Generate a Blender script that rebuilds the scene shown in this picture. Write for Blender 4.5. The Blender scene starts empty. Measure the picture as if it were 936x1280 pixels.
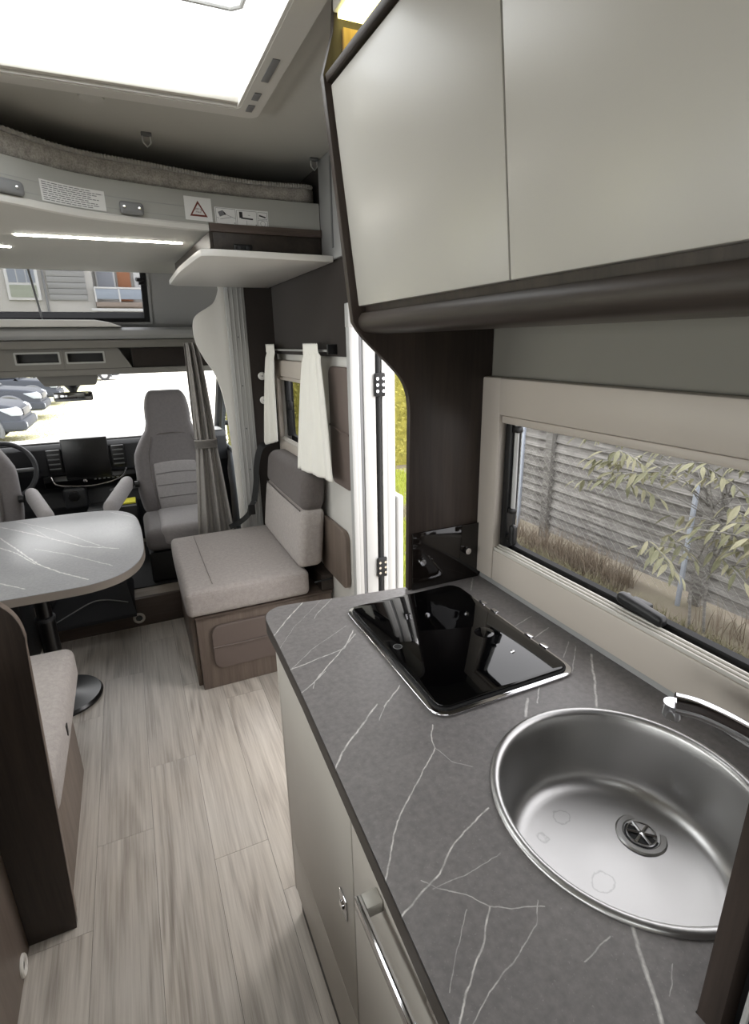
import bpy, bmesh, math, random
from mathutils import Vector, Matrix
R = random.Random(7)
PI = math.pi
sc = bpy.context.scene
C = sc.collection

# ------------------------------------------------------------------ camera
yaw, pitch, roll, FPX = 0.420490, 0.308623, -0.018249, 665.456
cy, sy, cp, sp, cr, sr = math.cos(yaw), math.sin(yaw), math.cos(pitch), math.sin(pitch), math.cos(roll), math.sin(roll)
fw = Vector((sy * cp, cy * cp, -sp)); rt = Vector((cy, -sy, 0)); up = rt.cross(fw)
rt2 = cr * rt + sr * up; up2 = -sr * rt + cr * up
cam = bpy.data.objects.new('camera', bpy.data.cameras.new('camera')); C.objects.link(cam)
cam.matrix_world = Matrix((( rt2.x, up2.x, -fw.x, 0), (rt2.y, up2.y, -fw.y, 0), (rt2.z, up2.z, -fw.z, 1.56), (0, 0, 0, 1)))
cam.data.sensor_fit = 'HORIZONTAL'; cam.data.sensor_width = 36; cam.data.lens = FPX / 936 * 36
cam.data.clip_start = 0.02; cam.data.clip_end = 300
sc.camera = cam

# ------------------------------------------------------------------ sky, daylight, exposure
w = bpy.data.worlds.new('overcast_sky'); sc.world = w; w.use_nodes = True
bg = w.node_tree.nodes['Background']
bg.inputs[0].default_value = (1.0, .978, .985, 1); bg.inputs[1].default_value = 3.4
def portal(loc, sx, sy_, rot):
    l = bpy.data.lights.new('daylight_portal', 'AREA'); l.shape = 'RECTANGLE'; l.size = sx; l.size_y = sy_
    l.cycles.is_portal = True
    o = bpy.data.objects.new('daylight_portal', l); C.objects.link(o); o.location = loc; o.rotation_euler = rot
portal((-.08, 1.445, 2.31), .94, .63, (0, 0, 0))
portal((-.08, -.65, 2.31), .9, .6, (0, 0, 0))
portal((.95, .70, 1.19), .38, .86, (0, PI / 2, 0))
portal((.95, 1.7, .8), 2.0, .56, (0, PI / 2, 0))
for yc, wy in ((-.5, .8), (.70, 1.0), (2.2, 1.3)): portal((-1.47, yc, 1.325), .65, wy, (0, -PI / 2, 0))
portal((-.33, 4.30, 1.16), 1.5, .6, (-PI / 2 - .65, 0, 0))
sc.view_settings.view_transform = 'Standard'; sc.view_settings.look = 'None'; sc.view_settings.gamma = 1
sc.view_settings.exposure = 1.1
try:
    sc.view_settings.use_curve_mapping = False
except Exception:
    pass
try:
    sc.cycles.use_denoising = True
    sc.cycles.max_bounces = 12; sc.cycles.diffuse_bounces = 6; sc.cycles.transparent_max_bounces = 16
    sc.cycles.caustics_reflective = False; sc.cycles.caustics_refractive = False
    sc.cycles.sample_clamp_indirect = 6
except Exception:
    pass

# ------------------------------------------------------------------ materials
def srgb(r, g, b):
    f = lambda c: (c / 255) / 12.92 if c / 255 <= .04045 else ((c / 255 + .055) / 1.055) ** 2.4
    return (f(r), f(g), f(b), 1)
class NT:
    def __init__(s, name):
        s.m = bpy.data.materials.new(name); s.m.use_nodes = True; s.t = s.m.node_tree
        s.b = s.t.nodes['Principled BSDF']; s.out = s.t.nodes['Material Output']
    def n(s, typ, **k):
        x = s.t.nodes.new(typ)
        for a, v in k.items(): setattr(x, a, v)
        return x
    def l(s, a, b): s.t.links.new(a, b)
    def val(s, sock, v):
        if hasattr(v, 'node'): s.l(v, sock)
        else: sock.default_value = v
    def math(s, op, a, b=None, clamp=False):
        x = s.n('ShaderNodeMath', operation=op, use_clamp=clamp); s.val(x.inputs[0], a)
        if b is not None: s.val(x.inputs[1], b)
        return x.outputs[0]
    def mixc(s, f, a, b):
        x = s.n('ShaderNodeMix', data_type='RGBA'); s.val(x.inputs[0], f); s.val(x.inputs[6], a); s.val(x.inputs[7], b)
        return x.outputs[2]
    def coord(s, scale=(1, 1, 1), kind='Object', rot=(0, 0, 0), loc=None):
        tc = s.n('ShaderNodeTexCoord'); mp = s.n('ShaderNodeMapping'); mp.inputs[3].default_value = scale; mp.inputs[2].default_value = rot
        if loc is not None: s.val(mp.inputs[1], loc)
        s.l(tc.outputs[kind], mp.inputs[0]); return mp.outputs[0]
    def noise(s, vec, scale, detail=4, rough=.55, dist=0):
        x = s.n('ShaderNodeTexNoise'); s.l(vec, x.inputs['Vector'])
        x.inputs['Scale'].default_value = scale; x.inputs['Detail'].default_value = detail
        x.inputs['Roughness'].default_value = rough; x.inputs['Distortion'].default_value = dist
        return x.outputs[0]
    def ramp(s, fac, stops):
        x = s.n('ShaderNodeValToRGB'); s.l(fac, x.inputs[0]); e = x.color_ramp.elements
        while len(e) < len(stops): e.new(.5)
        for i, (p, c) in enumerate(stops): e[i].position = p; e[i].color = c
        return x.outputs[0]
    def rng(s, v, a, b, c, d):
        x = s.n('ShaderNodeMapRange'); s.l(v, x.inputs[0])
        for i, q in enumerate((a, b, c, d)): x.inputs[i + 1].default_value = q
        return x.outputs[0]
    def bump(s, h, strength=.2, dist=.002):
        x = s.n('ShaderNodeBump'); x.inputs[0].default_value = strength; x.inputs[1].default_value = dist
        s.l(h, x.inputs[2]); s.l(x.outputs[0], s.b.inputs['Normal'])
    def set(s, **k):
        for a, v in k.items():
            s.val(s.b.inputs[{'col': 'Base Color', 'rough': 'Roughness', 'metal': 'Metallic', 'spec': 'Specular IOR Level', 'sheen': 'Sheen Weight',
                              'coat': 'Coat Weight', 'trans': 'Transmission Weight', 'emc': 'Emission Color', 'ems': 'Emission Strength', 'aniso': 'Anisotropic'}[a]], v)
        return s
def plain(name, rgb, rough=.5, metal=0, spec=.5, var=.06, vs=6, bump=0, bs=200, **k):
    m = NT(name); c = srgb(*rgb)
    v = m.coord(); nz = m.noise(v, vs, 3)
    d = tuple(x * (1 - var) for x in c[:3]) + (1,); b = tuple(min(1, x * (1 + var)) for x in c[:3]) + (1,)
    m.set(col=m.mixc(nz, d, b), rough=rough, metal=metal, spec=spec, **k)
    if bump: m.bump(m.noise(v, bs, 2), bump, .001)
    return m.m
def wood(name, dark, light, axis='z', scale=1.0, rough=.45, spec=.35, contrast=1.0, perobj=False, bumpy=.12):
    m = NT(name)
    s = {'x': (1.5, 26, 26), 'y': (26, 1.5, 26), 'z': (26, 26, 1.5)}[axis]
    loc = None
    if perobj:
        oi = m.n('ShaderNodeObjectInfo'); cx = m.n('ShaderNodeCombineXYZ')
        for i, f in enumerate((37., 53., 11.)): m.l(m.math('MULTIPLY', oi.outputs['Random'], f), cx.inputs[i])
        loc = cx.outputs[0]
    v = m.coord(tuple(q * scale for q in s), loc=loc)
    a = m.noise(v, 1.0, 6, .62, .6); f = m.noise(v, 6.0, 5, .7, .2)
    fac = m.math('ADD', m.math('MULTIPLY', a, .65), m.math('MULTIPLY', f, .35))
    fac = m.rng(fac, .5 - .22 / contrast, .5 + .22 / contrast, 0, 1)
    col = m.mixc(fac, srgb(*dark), srgb(*light))
    if perobj:
        hs = m.n('ShaderNodeHueSaturation'); m.l(col, hs.inputs['Color'])
        m.l(m.rng(oi.outputs['Random'], 0, 1, .86, 1.12), hs.inputs['Value']); col = hs.outputs[0]
    m.set(col=col, rough=rough, spec=spec); m.bump(f, bumpy, .001)
    return m.m
def fabric(name, rgb, var=.22, scale=420, rough=.9, sheen=.15):
    m = NT(name); c = srgb(*rgb); v = m.coord()
    a = m.noise(v, scale, 3, .7); b = m.noise(v, scale * .16, 4, .6)
    fac = m.rng(m.math('ADD', m.math('MULTIPLY', a, .6), m.math('MULTIPLY', b, .4)), .32, .68, 0, 1)
    m.set(col=m.mixc(fac, tuple(x * (1 - var) for x in c[:3]) + (1,), tuple(min(1, x * (1 + var)) for x in c[:3]) + (1,)), rough=rough, spec=.15, sheen=sheen)
    m.bump(a, .35, .0015)
    return m.m
def glassy(name, tint=(1, 1, 1), refl=.9, ior=1.35):
    m = NT(name); t = m.t; t.nodes.remove(m.b)
    tr = m.n('ShaderNodeBsdfTransparent'); tr.inputs[0].default_value = tint + (1,)
    gl = m.n('ShaderNodeBsdfGlossy'); gl.inputs[0].default_value = (refl,) * 3 + (1,); gl.inputs[1].default_value = .02
    lw = m.n('ShaderNodeLayerWeight'); lw.inputs[0].default_value = .5
    fac = m.math('ADD', m.math('MULTIPLY', m.math('POWER', lw.outputs['Facing'], 4.0), .35), .012)
    mx = m.n('ShaderNodeMixShader'); m.l(fac, mx.inputs[0]); m.l(tr.outputs[0], mx.inputs[1]); m.l(gl.outputs[0], mx.inputs[2])
    m.l(mx.outputs[0], m.out.inputs[0]); return m.m
def emit(name, rgb, st):
    m = NT(name); m.set(col=(.8, .8, .8, 1), emc=rgb + (1,), ems=st); return m.m
# one marble vein: distance to a segment, as a node group
def seg_group():
    g = bpy.data.node_groups.new('vein_segment', 'ShaderNodeTree')
    for nm, ty in (('P', 'NodeSocketVector'), ('A', 'NodeSocketVector'), ('BA', 'NodeSocketVector'), ('W', 'NodeSocketFloat'), ('S', 'NodeSocketFloat'), ('In', 'NodeSocketFloat')):
        g.interface.new_socket(nm, in_out='INPUT', socket_type=ty)
    g.interface.new_socket('Out', in_out='OUTPUT', socket_type='NodeSocketFloat'); g.interface.new_socket('Next', in_out='OUTPUT', socket_type='NodeSocketVector')
    N = g.nodes; i = N.new('NodeGroupInput'); o = N.new('NodeGroupOutput'); L = g.links.new
    def vm(op, a, b=None):
        x = N.new('ShaderNodeVectorMath'); x.operation = op; L(a, x.inputs[0])
        if b is not None: L(b, x.inputs[1])
        return x
    def mm(op, a, b, cl=False):
        x = N.new('ShaderNodeMath'); x.operation = op; x.use_clamp = cl
        for k, q in enumerate((a, b)):
            if hasattr(q, 'node'): L(q, x.inputs[k])
            else: x.inputs[k].default_value = q
        return x.outputs[0]
    pa = vm('SUBTRACT', i.outputs['P'], i.outputs['A']).outputs[0]
    h = mm('DIVIDE', vm('DOT_PRODUCT', pa, i.outputs['BA']).outputs['Value'], vm('DOT_PRODUCT', i.outputs['BA'], i.outputs['BA']).outputs['Value'], True)
    s = N.new('ShaderNodeVectorMath'); s.operation = 'SCALE'; L(i.outputs['BA'], s.inputs[0]); L(h, s.inputs['Scale'])
    d = vm('LENGTH', vm('SUBTRACT', pa, s.outputs[0]).outputs[0]).outputs['Value']
    k = mm('SUBTRACT', 1.0, mm('DIVIDE', d, i.outputs['W']), True)
    res = mm('MAXIMUM', mm('MULTIPLY', k, i.outputs['S']), i.outputs['In']); L(res, o.inputs[0])
    nx = N.new('ShaderNodeVectorMath'); nx.operation = 'ADD'; L(i.outputs['P'], nx.inputs[0]); L(mm('MULTIPLY', res, 1e-9), nx.inputs[1]); L(nx.outputs[0], o.inputs[1])   # chains the segments one after another
    return g
SEG = seg_group()
def marble(name, base, dark, vein, lines, wob=.007, rough=.42, ws=.6):
    m = NT(name); tc = m.n('ShaderNodeNewGeometry').outputs['Position']   # world position: the slab never moves
    sx = m.n('ShaderNodeSeparateXYZ'); m.l(tc, sx.inputs[0]); cx = m.n('ShaderNodeCombineXYZ'); m.l(sx.outputs[0], cx.inputs[0]); m.l(sx.outputs[1], cx.inputs[1])
    p2 = cx.outputs[0]
    nz = m.n('ShaderNodeTexNoise'); m.l(p2, nz.inputs['Vector']); nz.inputs['Scale'].default_value = 38; nz.inputs['Detail'].default_value = 5
    ofs = m.n('ShaderNodeVectorMath', operation='SUBTRACT'); m.l(nz.outputs['Color'], ofs.inputs[0]); ofs.inputs[1].default_value = (.5, .5, .5)
    sc_ = m.n('ShaderNodeVectorMath', operation='MULTIPLY'); m.l(ofs.outputs[0], sc_.inputs[0]); sc_.inputs[1].default_value = (wob, wob, 0)
    ad = m.n('ShaderNodeVectorMath', operation='ADD'); m.l(p2, ad.inputs[0]); m.l(sc_.outputs[0], ad.inputs[1]); P = ad.outputs[0]
    cur = None
    for pts, wd, st in lines:
        for a, b in zip(pts, pts[1:]):
            g = m.n('ShaderNodeGroup'); g.node_tree = SEG; m.l(P, g.inputs['P'])
            g.inputs['A'].default_value = (a[0], a[1], 0); g.inputs['BA'].default_value = (b[0] - a[0], b[1] - a[1], 0)
            g.inputs['W'].default_value = wd * ws; g.inputs['S'].default_value = st
            if cur is not None: m.l(cur, g.inputs['In'])
            cur = g.outputs[0]; P = g.outputs[1]
    n2 = m.noise(p2, 90, 4, .6); n3 = m.noise(p2, 5, 4, .6); n4 = m.noise(p2, 260, 3, .6)
    cl = m.rng(m.math('ADD', m.math('MULTIPLY', n3, .45), m.math('MULTIPLY', n2, .55)), .35, .65, 0, 1)
    col = m.mixc(cl, srgb(*dark), srgb(*base))
    col = m.mixc(m.rng(n4, .62, .80, 0, .22), col, srgb(*vein))
    vf = m.math('MULTIPLY', m.math('POWER', cur, .7), m.rng(m.noise(p2, 55, 3, .6), .35, .6, .35, 1.0), True)
    m.set(col=m.mixc(vf, col, srgb(*vein)), rough=rough, spec=.4); m.bump(n2, .05, .001)
    return m.m
M = {}
M['ceiling'] = plain('ceiling_lining', (192, 191, 185), .6, var=.03, bump=.05)
M['headliner'] = plain('beige_headliner', (122, 119, 113), .7, var=.04)
M['wall'] = plain('grey_wall_lining', (126, 123, 115), .6, var=.04)
M['white'] = plain('white_plastic', (212, 210, 205), .4, var=.02)
M['cream'] = plain('cream_plastic', (203, 199, 191), .45, var=.03)
M['grey_pl'] = plain('light_grey_plastic', (158, 158, 157), .42, var=.03)
M['midgrey'] = plain('mid_grey_plastic', (104, 105, 106), .45, var=.04)
M['midgrey2'] = plain('grip_grey_plastic', (128, 129, 131), .42, var=.03)
M['taupe'] = plain('beige_window_plastic', (196, 187, 177), .42, var=.03, bump=.04, bs=300)
M['lacquer'] = plain('greige_lacquer', (180, 177, 170), .32, var=.03, spec=.4)
M['lacquer2'] = plain('greige_front_laminate', (188, 183, 175), .38, var=.03)
M['black'] = plain('black_plastic', (17, 17, 18), .42, var=.1)
M['blacks'] = plain('satin_black_metal', (14, 14, 15), .28, var=.1)
M['dash'] = plain('charcoal_dash_plastic', (44, 45, 48), .55, var=.08)
M['rubber'] = plain('rubber', (14, 14, 15), .75, var=.1)
M['jamb'] = plain('white_jamb_coating', (176, 176, 174), .4, var=.03)
M['alu'] = plain('brushed_aluminium', (182, 182, 180), .5, metal=.25, var=.05)
M['chrome'] = plain('chrome', (225, 225, 228), .08, metal=1, var=.01)
M['darkfab'] = fabric('dark_brown_wall_felt', (50, 45, 42), .1, 300)
M['pocket'] = plain('brown_vinyl_pocket', (104, 92, 86), .55, var=.05, bump=.15, bs=500)
M['seatfab'] = fabric('light_grey_seat_fabric', (168, 161, 157))
M['seatdark'] = fabric('dark_grey_seat_fabric', (98, 92, 90))
M['seamgrey'] = fabric('seam_grey', (136, 130, 127))
M['cabgrey'] = fabric('cab_seat_grey_fabric', (112, 108, 108), .14)
M['cablight'] = fabric('cab_seat_light_fabric', (150, 146, 146), .14)
M['matt'] = fabric('mattress_speckled_fabric', (160, 155, 149), .5, 200)
M['cabcurt'] = fabric('grey_brown_curtain', (143, 139, 135), .14)
M['curt'] = plain('white_voile', (236, 234, 226), .85, var=.02)
M['wooddark'] = wood('dark_oak', (36, 30, 27), (66, 56, 50), 'z', contrast=1.1)
M['wooddark_y'] = wood('dark_oak_along', (36, 31, 28), (64, 56, 50), 'y', contrast=1.1)
M['woodmid'] = wood('brown_oak', (90, 79, 72), (128, 115, 105), 'z')
M['woodmid_x'] = wood('brown_oak_across', (62, 53, 48), (104, 91, 83), 'x')
M['woodlit'] = wood('lamplit_dark_oak', (150, 118, 66), (198, 164, 104), 'z')  # dark oak with the yellow lamplight put into its colour
M['edge'] = plain('dark_edge_band', (58, 53, 49), .5)
M['glass'] = glassy('tinted_window_acrylic', (.64, .645, .65), .8, 1.3)
M['glassclear'] = glassy('clear_glass', (.88, .9, .89), .7, 1.25)
M['hatch'] = glassy('roof_hatch_acrylic', (.86, .88, .88), .6, 1.25)
M['glasscab'] = glassy('cab_glass', (.74, .76, .76), .7)
M['glasscap'] = glassy('smoked_acrylic', (.5, .51, .52), .7)
M['vent'] = plain('vent_white', (212, 208, 200), .4)
M['led'] = emit('led_white', (1, .95, .86), 16)
M['ledyel'] = emit('led_warm_yellow', (1, .90, .30), 2.2)
M['beltm'] = plain('black_belt', (20, 20, 21), .7)
M['paper'] = plain('white_sticker', (226, 226, 225), .5, var=.01)
M['print'] = plain('grey_print', (112, 112, 116), .6)
M['printblack'] = plain('black_print', (24, 24, 25), .6)
M['rail'] = plain('pale_grey_rail', (168, 168, 163), .4, var=.02)
M['warnred'] = plain('brown_red_print', (112, 52, 40), .6)
M['yellow'] = plain('yellow_card', (222, 214, 70), .6)

# stainless steel with a few dried water marks
def steel():
    m = NT('brushed_stainless'); g = m.n('ShaderNodeNewGeometry').outputs['Position']
    nz = m.noise(g, 900, 2, .6); n2 = m.noise(g, 40, 3, .6)
    cur = None
    for (x, y, r0) in ((.590, .535, .013), (.530, .520, .010), (.565, .42, .017)):
        d = m.n('ShaderNodeVectorMath', operation='DISTANCE'); m.l(g, d.inputs[0]); d.inputs[1].default_value = (x, y, .753)
        dd = m.math('ADD', d.outputs['Value'], m.math('MULTIPLY', m.math('SUBTRACT', n2, .5), .022))
        k = m.math('SUBTRACT', 1.0, m.math('DIVIDE', m.math('ABSOLUTE', m.math('SUBTRACT', dd, r0)), .0022), True)
        cur = k if cur is None else m.math('MAXIMUM', cur, k)
    m.set(col=m.mixc(m.math('MULTIPLY', cur, .35), srgb(188, 187, 186), srgb(112, 112, 112)), metal=1.0, rough=m.rng(nz, .3, .7, .30, .40))
    m.bump(nz, .03, .0004); return m.m
M['steel'] = steel()
M['hob'] = plain('black_glass', (3, 3, 4), .04, var=0, spec=.6)

# ------------------------------------------------------------------ mesh helpers
class B:
    def __init__(s): s.v = []; s.f = []
    def add(s, v, f):
        b = len(s.v); s.v += [tuple(q) for q in v]; s.f += [tuple(i + b for i in q) for q in f]; return s
    def bm(s, bm):
        bm.verts.ensure_lookup_table(); bm.verts.index_update()
        s.add([v.co[:] for v in bm.verts], [[v.index for v in f.verts] for f in bm.faces]); bm.free(); return s
    def box(s, x0, x1, y0, y1, z0, z1, bev=0, seg=2):
        if x0 > x1: x0, x1 = x1, x0
        if y0 > y1: y0, y1 = y1, y0
        if z0 > z1: z0, z1 = z1, z0
        v = [(x, y, z) for x in (x0, x1) for y in (y0, y1) for z in (z0, z1)]
        f = [(0, 1, 3, 2), (4, 6, 7, 5), (0, 4, 5, 1), (2, 3, 7, 6), (0, 2, 6, 4), (1, 5, 7, 3)]
        if not bev: return s.add(v, f)
        bm = bmesh.new(); vs = [bm.verts.new(q) for q in v]
        for q in f: bm.faces.new([vs[i] for i in q])
        bmesh.ops.bevel(bm, geom=bm.edges[:], offset=bev, segments=seg, affect='EDGES', profile=.5)
        return s.bm(bm)
    def prism(s, poly, plane, a, b, bev=0, seg=2, hole=None):
        """outline in a plane, extruded from a to b along the third axis"""
        put = {'xy': lambda u, v, t: (u, v, t), 'xz': lambda u, v, t: (u, t, v), 'yz': lambda u, v, t: (t, u, v)}[plane]
        bm = bmesh.new()
        if hole is None:
            lo = [bm.verts.new(put(u, v, a)) for u, v in poly]; hi = [bm.verts.new(put(u, v, b)) for u, v in poly]
            n = len(poly); bm.faces.new(lo[::-1]); bm.faces.new(hi)
            for i in range(n): bm.faces.new((lo[i], lo[(i + 1) % n], hi[(i + 1) % n], hi[i]))
            bmesh.ops.recalc_face_normals(bm, faces=bm.faces[:])
            if bev:
                ed = [e for e in bm.edges if len(e.link_faces) == 2 and e.calc_face_angle(0) > .5]
                bmesh.ops.bevel(bm, geom=ed, offset=bev, segments=seg, affect='EDGES', profile=.5)
            return s.bm(bm)
        es = []
        for loop in (poly, hole):
            vs = [bm.verts.new(put(u, v, a)) for u, v in loop]
            for i in range(len(vs)): es.append(bm.edges.new((vs[i], vs[(i + 1) % len(vs)])))
        bmesh.ops.triangle_fill(bm, edges=es, use_beauty=True)
        g = bmesh.ops.extrude_face_region(bm, geom=bm.faces[:])
        d = Vector(put(0, 0, b)) - Vector(put(0, 0, a))
        bmesh.ops.translate(bm, verts=[q for q in g['geom'] if isinstance(q, bmesh.types.BMVert)], vec=d)
        bmesh.ops.recalc_face_normals(bm, faces=bm.faces[:])
        return s.bm(bm)
    def cyl(s, p0, p1, r0, r1=None, n=20, caps=True):
        return s.tube([p0, p1], [r0, r0 if r1 is None else r1], n, caps)
    def tube(s, pts, r, n=10, caps=True, closed=False):
        pts = [Vector(p) for p in pts]; k = len(pts); rr = r if isinstance(r, (list, tuple)) else [r] * k
        t0 = (pts[1] - pts[0]).normalized(); a = t0.orthogonal().normalized(); V = []; F = []
        for i, p in enumerate(pts):
            if closed: t = (pts[(i + 1) % k] - pts[i - 1]).normalized()
            else: t = ((pts[min(i + 1, k - 1)] - p).normalized() + (p - pts[max(i - 1, 0)]).normalized()).normalized()
            a = (a - t * a.dot(t)).normalized(); b = t.cross(a)
            for j in range(n):
                th = 2 * PI * j / n; V.append(p + (a * math.cos(th) + b * math.sin(th)) * rr[i])
        for i in range(k if closed else k - 1):
            for j in range(n):
                q = (i + 1) % k; F.append((i * n + j, i * n + (j + 1) % n, q * n + (j + 1) % n, q * n + j))
        if caps and not closed: F += [tuple(range(n))[::-1], tuple(range((k - 1) * n, k * n))]
        return s.add(V, F)
    def lathe(s, prof, c=(0, 0, 0), n=32, axis='z', sx=1, sy=1):
        V = []; F = []; k = len(prof)
        for i in range(n):
            th = 2 * PI * i / n
            for r, h in prof:
                u, v = r * math.cos(th) * sx, r * math.sin(th) * sy
                q = {'z': (u, v, h), 'y': (u, h, v), 'x': (h, u, v)}[axis]; V.append((q[0] + c[0], q[1] + c[1], q[2] + c[2]))
        for i in range(n):
            for j in range(k - 1):
                F.append((i * k + j, ((i + 1) % n) * k + j, ((i + 1) % n) * k + j + 1, i * k + j + 1))
        return s.add(V, F)
    def grid(s, fn, nu, nv):
        V = [fn(i / nu, j / nv) for i in range(nu + 1) for j in range(nv + 1)]
        F = [(i * (nv + 1) + j, (i + 1) * (nv + 1) + j, (i + 1) * (nv + 1) + j + 1, i * (nv + 1) + j + 1) for i in range(nu) for j in range(nv)]
        return s.add(V, F)
    def pillow(s, lo, hi, r, puff=(0, 0, 0), n=7, xf=None):
        """soft box: rounded edges, faces bulging by puff, optional shape map"""
        ax = []
        for a, b in zip(lo, hi):
            q = min(r, (b - a) / 2 * .99)
            ax.append([a + q * t for t in (0, .35, .7, 1)] + [a + q + (b - a - 2 * q) * i / n for i in range(1, n)] + [b - q * t for t in (1, .7, .35, 0)])
        idx = {}; V = []; F = []
        def vid(i, j, k):
            key = (i, j, k)
            if key not in idx:
                p = Vector((ax[0][i], ax[1][j], ax[2][k]))
                q = Vector([min(max(p[d], lo[d] + min(r, (hi[d] - lo[d]) / 2 * .99)), hi[d] - min(r, (hi[d] - lo[d]) / 2 * .99)) for d in range(3)])
                nn = p - q
                if nn.length > 1e-9: p = q + nn.normalized() * min(r, min((hi[d] - lo[d]) / 2 for d in range(3)))
                c = [(p[d] - (lo[d] + hi[d]) / 2) / ((hi[d] - lo[d]) / 2) for d in range(3)]
                for d in range(3):
                    e, f = (d + 1) % 3, (d + 2) % 3
                    p[d] += puff[d] * (c[d] if d < 2 else max(0, c[d])) * max(0, 1 - c[e] ** 2) ** .7 * max(0, 1 - c[f] ** 2) ** .7
                idx[key] = len(V); V.append(tuple(xf(*p)) if xf else tuple(p))
            return idx[key]
        m = len(ax[0]) - 1
        for d in range(3):
            for side in (0, m):
                for i in range(m):
                    for j in range(m):
                        def g(a, b):
                            t = [0, 0, 0]; t[d] = side; t[(d + 1) % 3] = a; t[(d + 2) % 3] = b; return vid(*t)
                        q = (g(i, j), g(i + 1, j), g(i + 1, j + 1), g(i, j + 1)); F.append(q if side else q[::-1])
        return s.add(V, F)
    def obj(s, name, mat, parent=None, angle=.6, smooth=True, kind=None, label=None):
        me = bpy.data.meshes.new(name)
        o = bpy.data.objects.new(name, me); C.objects.link(o)
        off = Vector((0, 0, 0))
        if parent is not None:
            o.parent = parent; q = parent
            while q is not None: off += Vector(q.location); q = q.parent
        me.from_pydata([(a - off.x, b - off.y, c - off.z) for a, b, c in s.v], [], s.f); me.validate(); me.update()
        bm = bmesh.new(); bm.from_mesh(me); bmesh.ops.recalc_face_normals(bm, faces=bm.faces[:]); bm.to_mesh(me); bm.free()
        if smooth and len(me.polygons):
            me.polygons.foreach_set('use_smooth', [True] * len(me.polygons)); me.set_sharp_from_angle(angle=angle)
        me.materials.append(mat if not isinstance(mat, str) else M[mat])
        if kind: o['kind'] = kind
        if label: o['label'] = label
        return o
def thing(name, label, cat, loc=(0, 0, 0), group=None, kind=None):
    o = bpy.data.objects.new(name, None); C.objects.link(o); o.location = loc; o.empty_display_size = .1
    o['label'] = label; o['category'] = cat
    if group: o['group'] = group
    if kind: o['kind'] = kind
    return o
def tag(o, label, cat, group=None, kind=None):
    o['label'] = label; o['category'] = cat
    if group: o['group'] = group
    if kind: o['kind'] = kind
    return o
def copy_tree(o, parent=None):
    c = o.copy(); C.objects.link(c); c.parent = parent
    for ch in list(o.children): copy_tree(ch, c)
    return c
def rrect(x0, x1, y0, y1, r, n=6):
    P = []
    for cx, cy_, a in ((x1 - r, y1 - r, 0), (x0 + r, y1 - r, 90), (x0 + r, y0 + r, 180), (x1 - r, y0 + r, 270)):
        for i in range(n + 1):
            t = math.radians(a + 90 * i / n); P.append((cx + r * math.cos(t), cy_ + r * math.sin(t)))
    return P
def catmull(pts, n=6, closed=False):
    out = []; k = len(pts)
    for i in range(k if closed else k - 1):
        if closed: p0, p1, p2, p3 = (pts[(i + d) % k] for d in (-1, 0, 1, 2))
        else: p0, p1, p2, p3 = pts[max(i - 1, 0)], pts[i], pts[i + 1], pts[min(i + 2, k - 1)]
        for j in range(n):
            t = j / n
            out.append(tuple(.5 * (2 * b + (c - a) * t + (2 * a - 5 * b + 4 * c - d) * t * t + (3 * b - a - 3 * c + d) * t ** 3) for a, b, c, d in zip(p0, p1, p2, p3)))
    if not closed: out.append(tuple(pts[-1]))
    return out

# ================================================================== THE SETTING
S = 'structure'
def yz_frame(b, x0, x1, Y0, Y1, Z0, Z1, y0, y1, z0, z1):
    """a wall X = x0..x1 with one rectangular hole"""
    b.box(x0, x1, Y0, y0, Z0, Z1); b.box(x0, x1, y1, Y1, Z0, Z1); b.box(x0, x1, y0, y1, Z0, z0); b.box(x0, x1, y0, y1, z1, Z1); return b
floor = thing('floor', 'grey oak vinyl plank floor of the motorhome aisle', 'floor', (0, 1, 0), kind=S)
B().box(-1.40, .90, -1.2, 3.10, -.06, -.004).obj('floor_base', M['edge'], floor)
def floor_mat():
    m = NT('grey_oak_vinyl'); oi = m.n('ShaderNodeObjectInfo'); cx = m.n('ShaderNodeCombineXYZ')
    for i, f in enumerate((3.1, 7.7, 0.)): m.l(m.math('MULTIPLY', oi.outputs['Random'], f), cx.inputs[i])
    f1 = m.noise(m.coord((24, .9, 1), loc=cx.outputs[0]), 1.4, 5, .6, .15); f2 = m.noise(m.coord((130, 3.2, 1), loc=cx.outputs[0]), 1.0, 4, .65)
    n0 = m.noise(m.coord((4.2, .55, 1), loc=cx.outputs[0]), 1.0, 1.5, .45)
    cath = m.math('ADD', m.math('MULTIPLY', m.math('SINE', m.math('MULTIPLY', n0, 95.0)), .5), .5)
    cath = m.math('MULTIPLY', cath, m.rng(m.noise(m.coord((5, .8, 1), loc=cx.outputs[0]), 1.3, 2), .44, .56, 0, 1))
    fac = m.math('SUBTRACT', m.math('ADD', m.math('ADD', m.math('MULTIPLY', f1, .45), m.math('MULTIPLY', f2, .5)), .06), m.math('MULTIPLY', cath, .14))
    col = m.ramp(fac, [(.26, srgb(140, 131, 122)), (.50, srgb(190, 182, 172)), (.74, srgb(216, 209, 199))])
    hs = m.n('ShaderNodeHueSaturation'); m.l(col, hs.inputs['Color']); m.l(m.rng(oi.outputs['Random'], 0, 1, .84, 1.08), hs.inputs['Value'])
    m.l(m.rng(m.noise(m.coord((1, 1, 1), loc=cx.outputs[0]), 3, 2), .3, .7, .9, 1.1), hs.inputs['Saturation'])
    m.set(col=hs.outputs[0], rough=.42, spec=.4); m.bump(f2, .08, .0008); return m.m
M['floor'] = floor_mat()
PW = .172
ends = {-2: 2.31, -1: 2.595, 0: 1.89, 1: 2.385, 2: 2.195, 3: 1.72, 4: 2.6, -3: 1.75}
plank = None; pg = .0005
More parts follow.
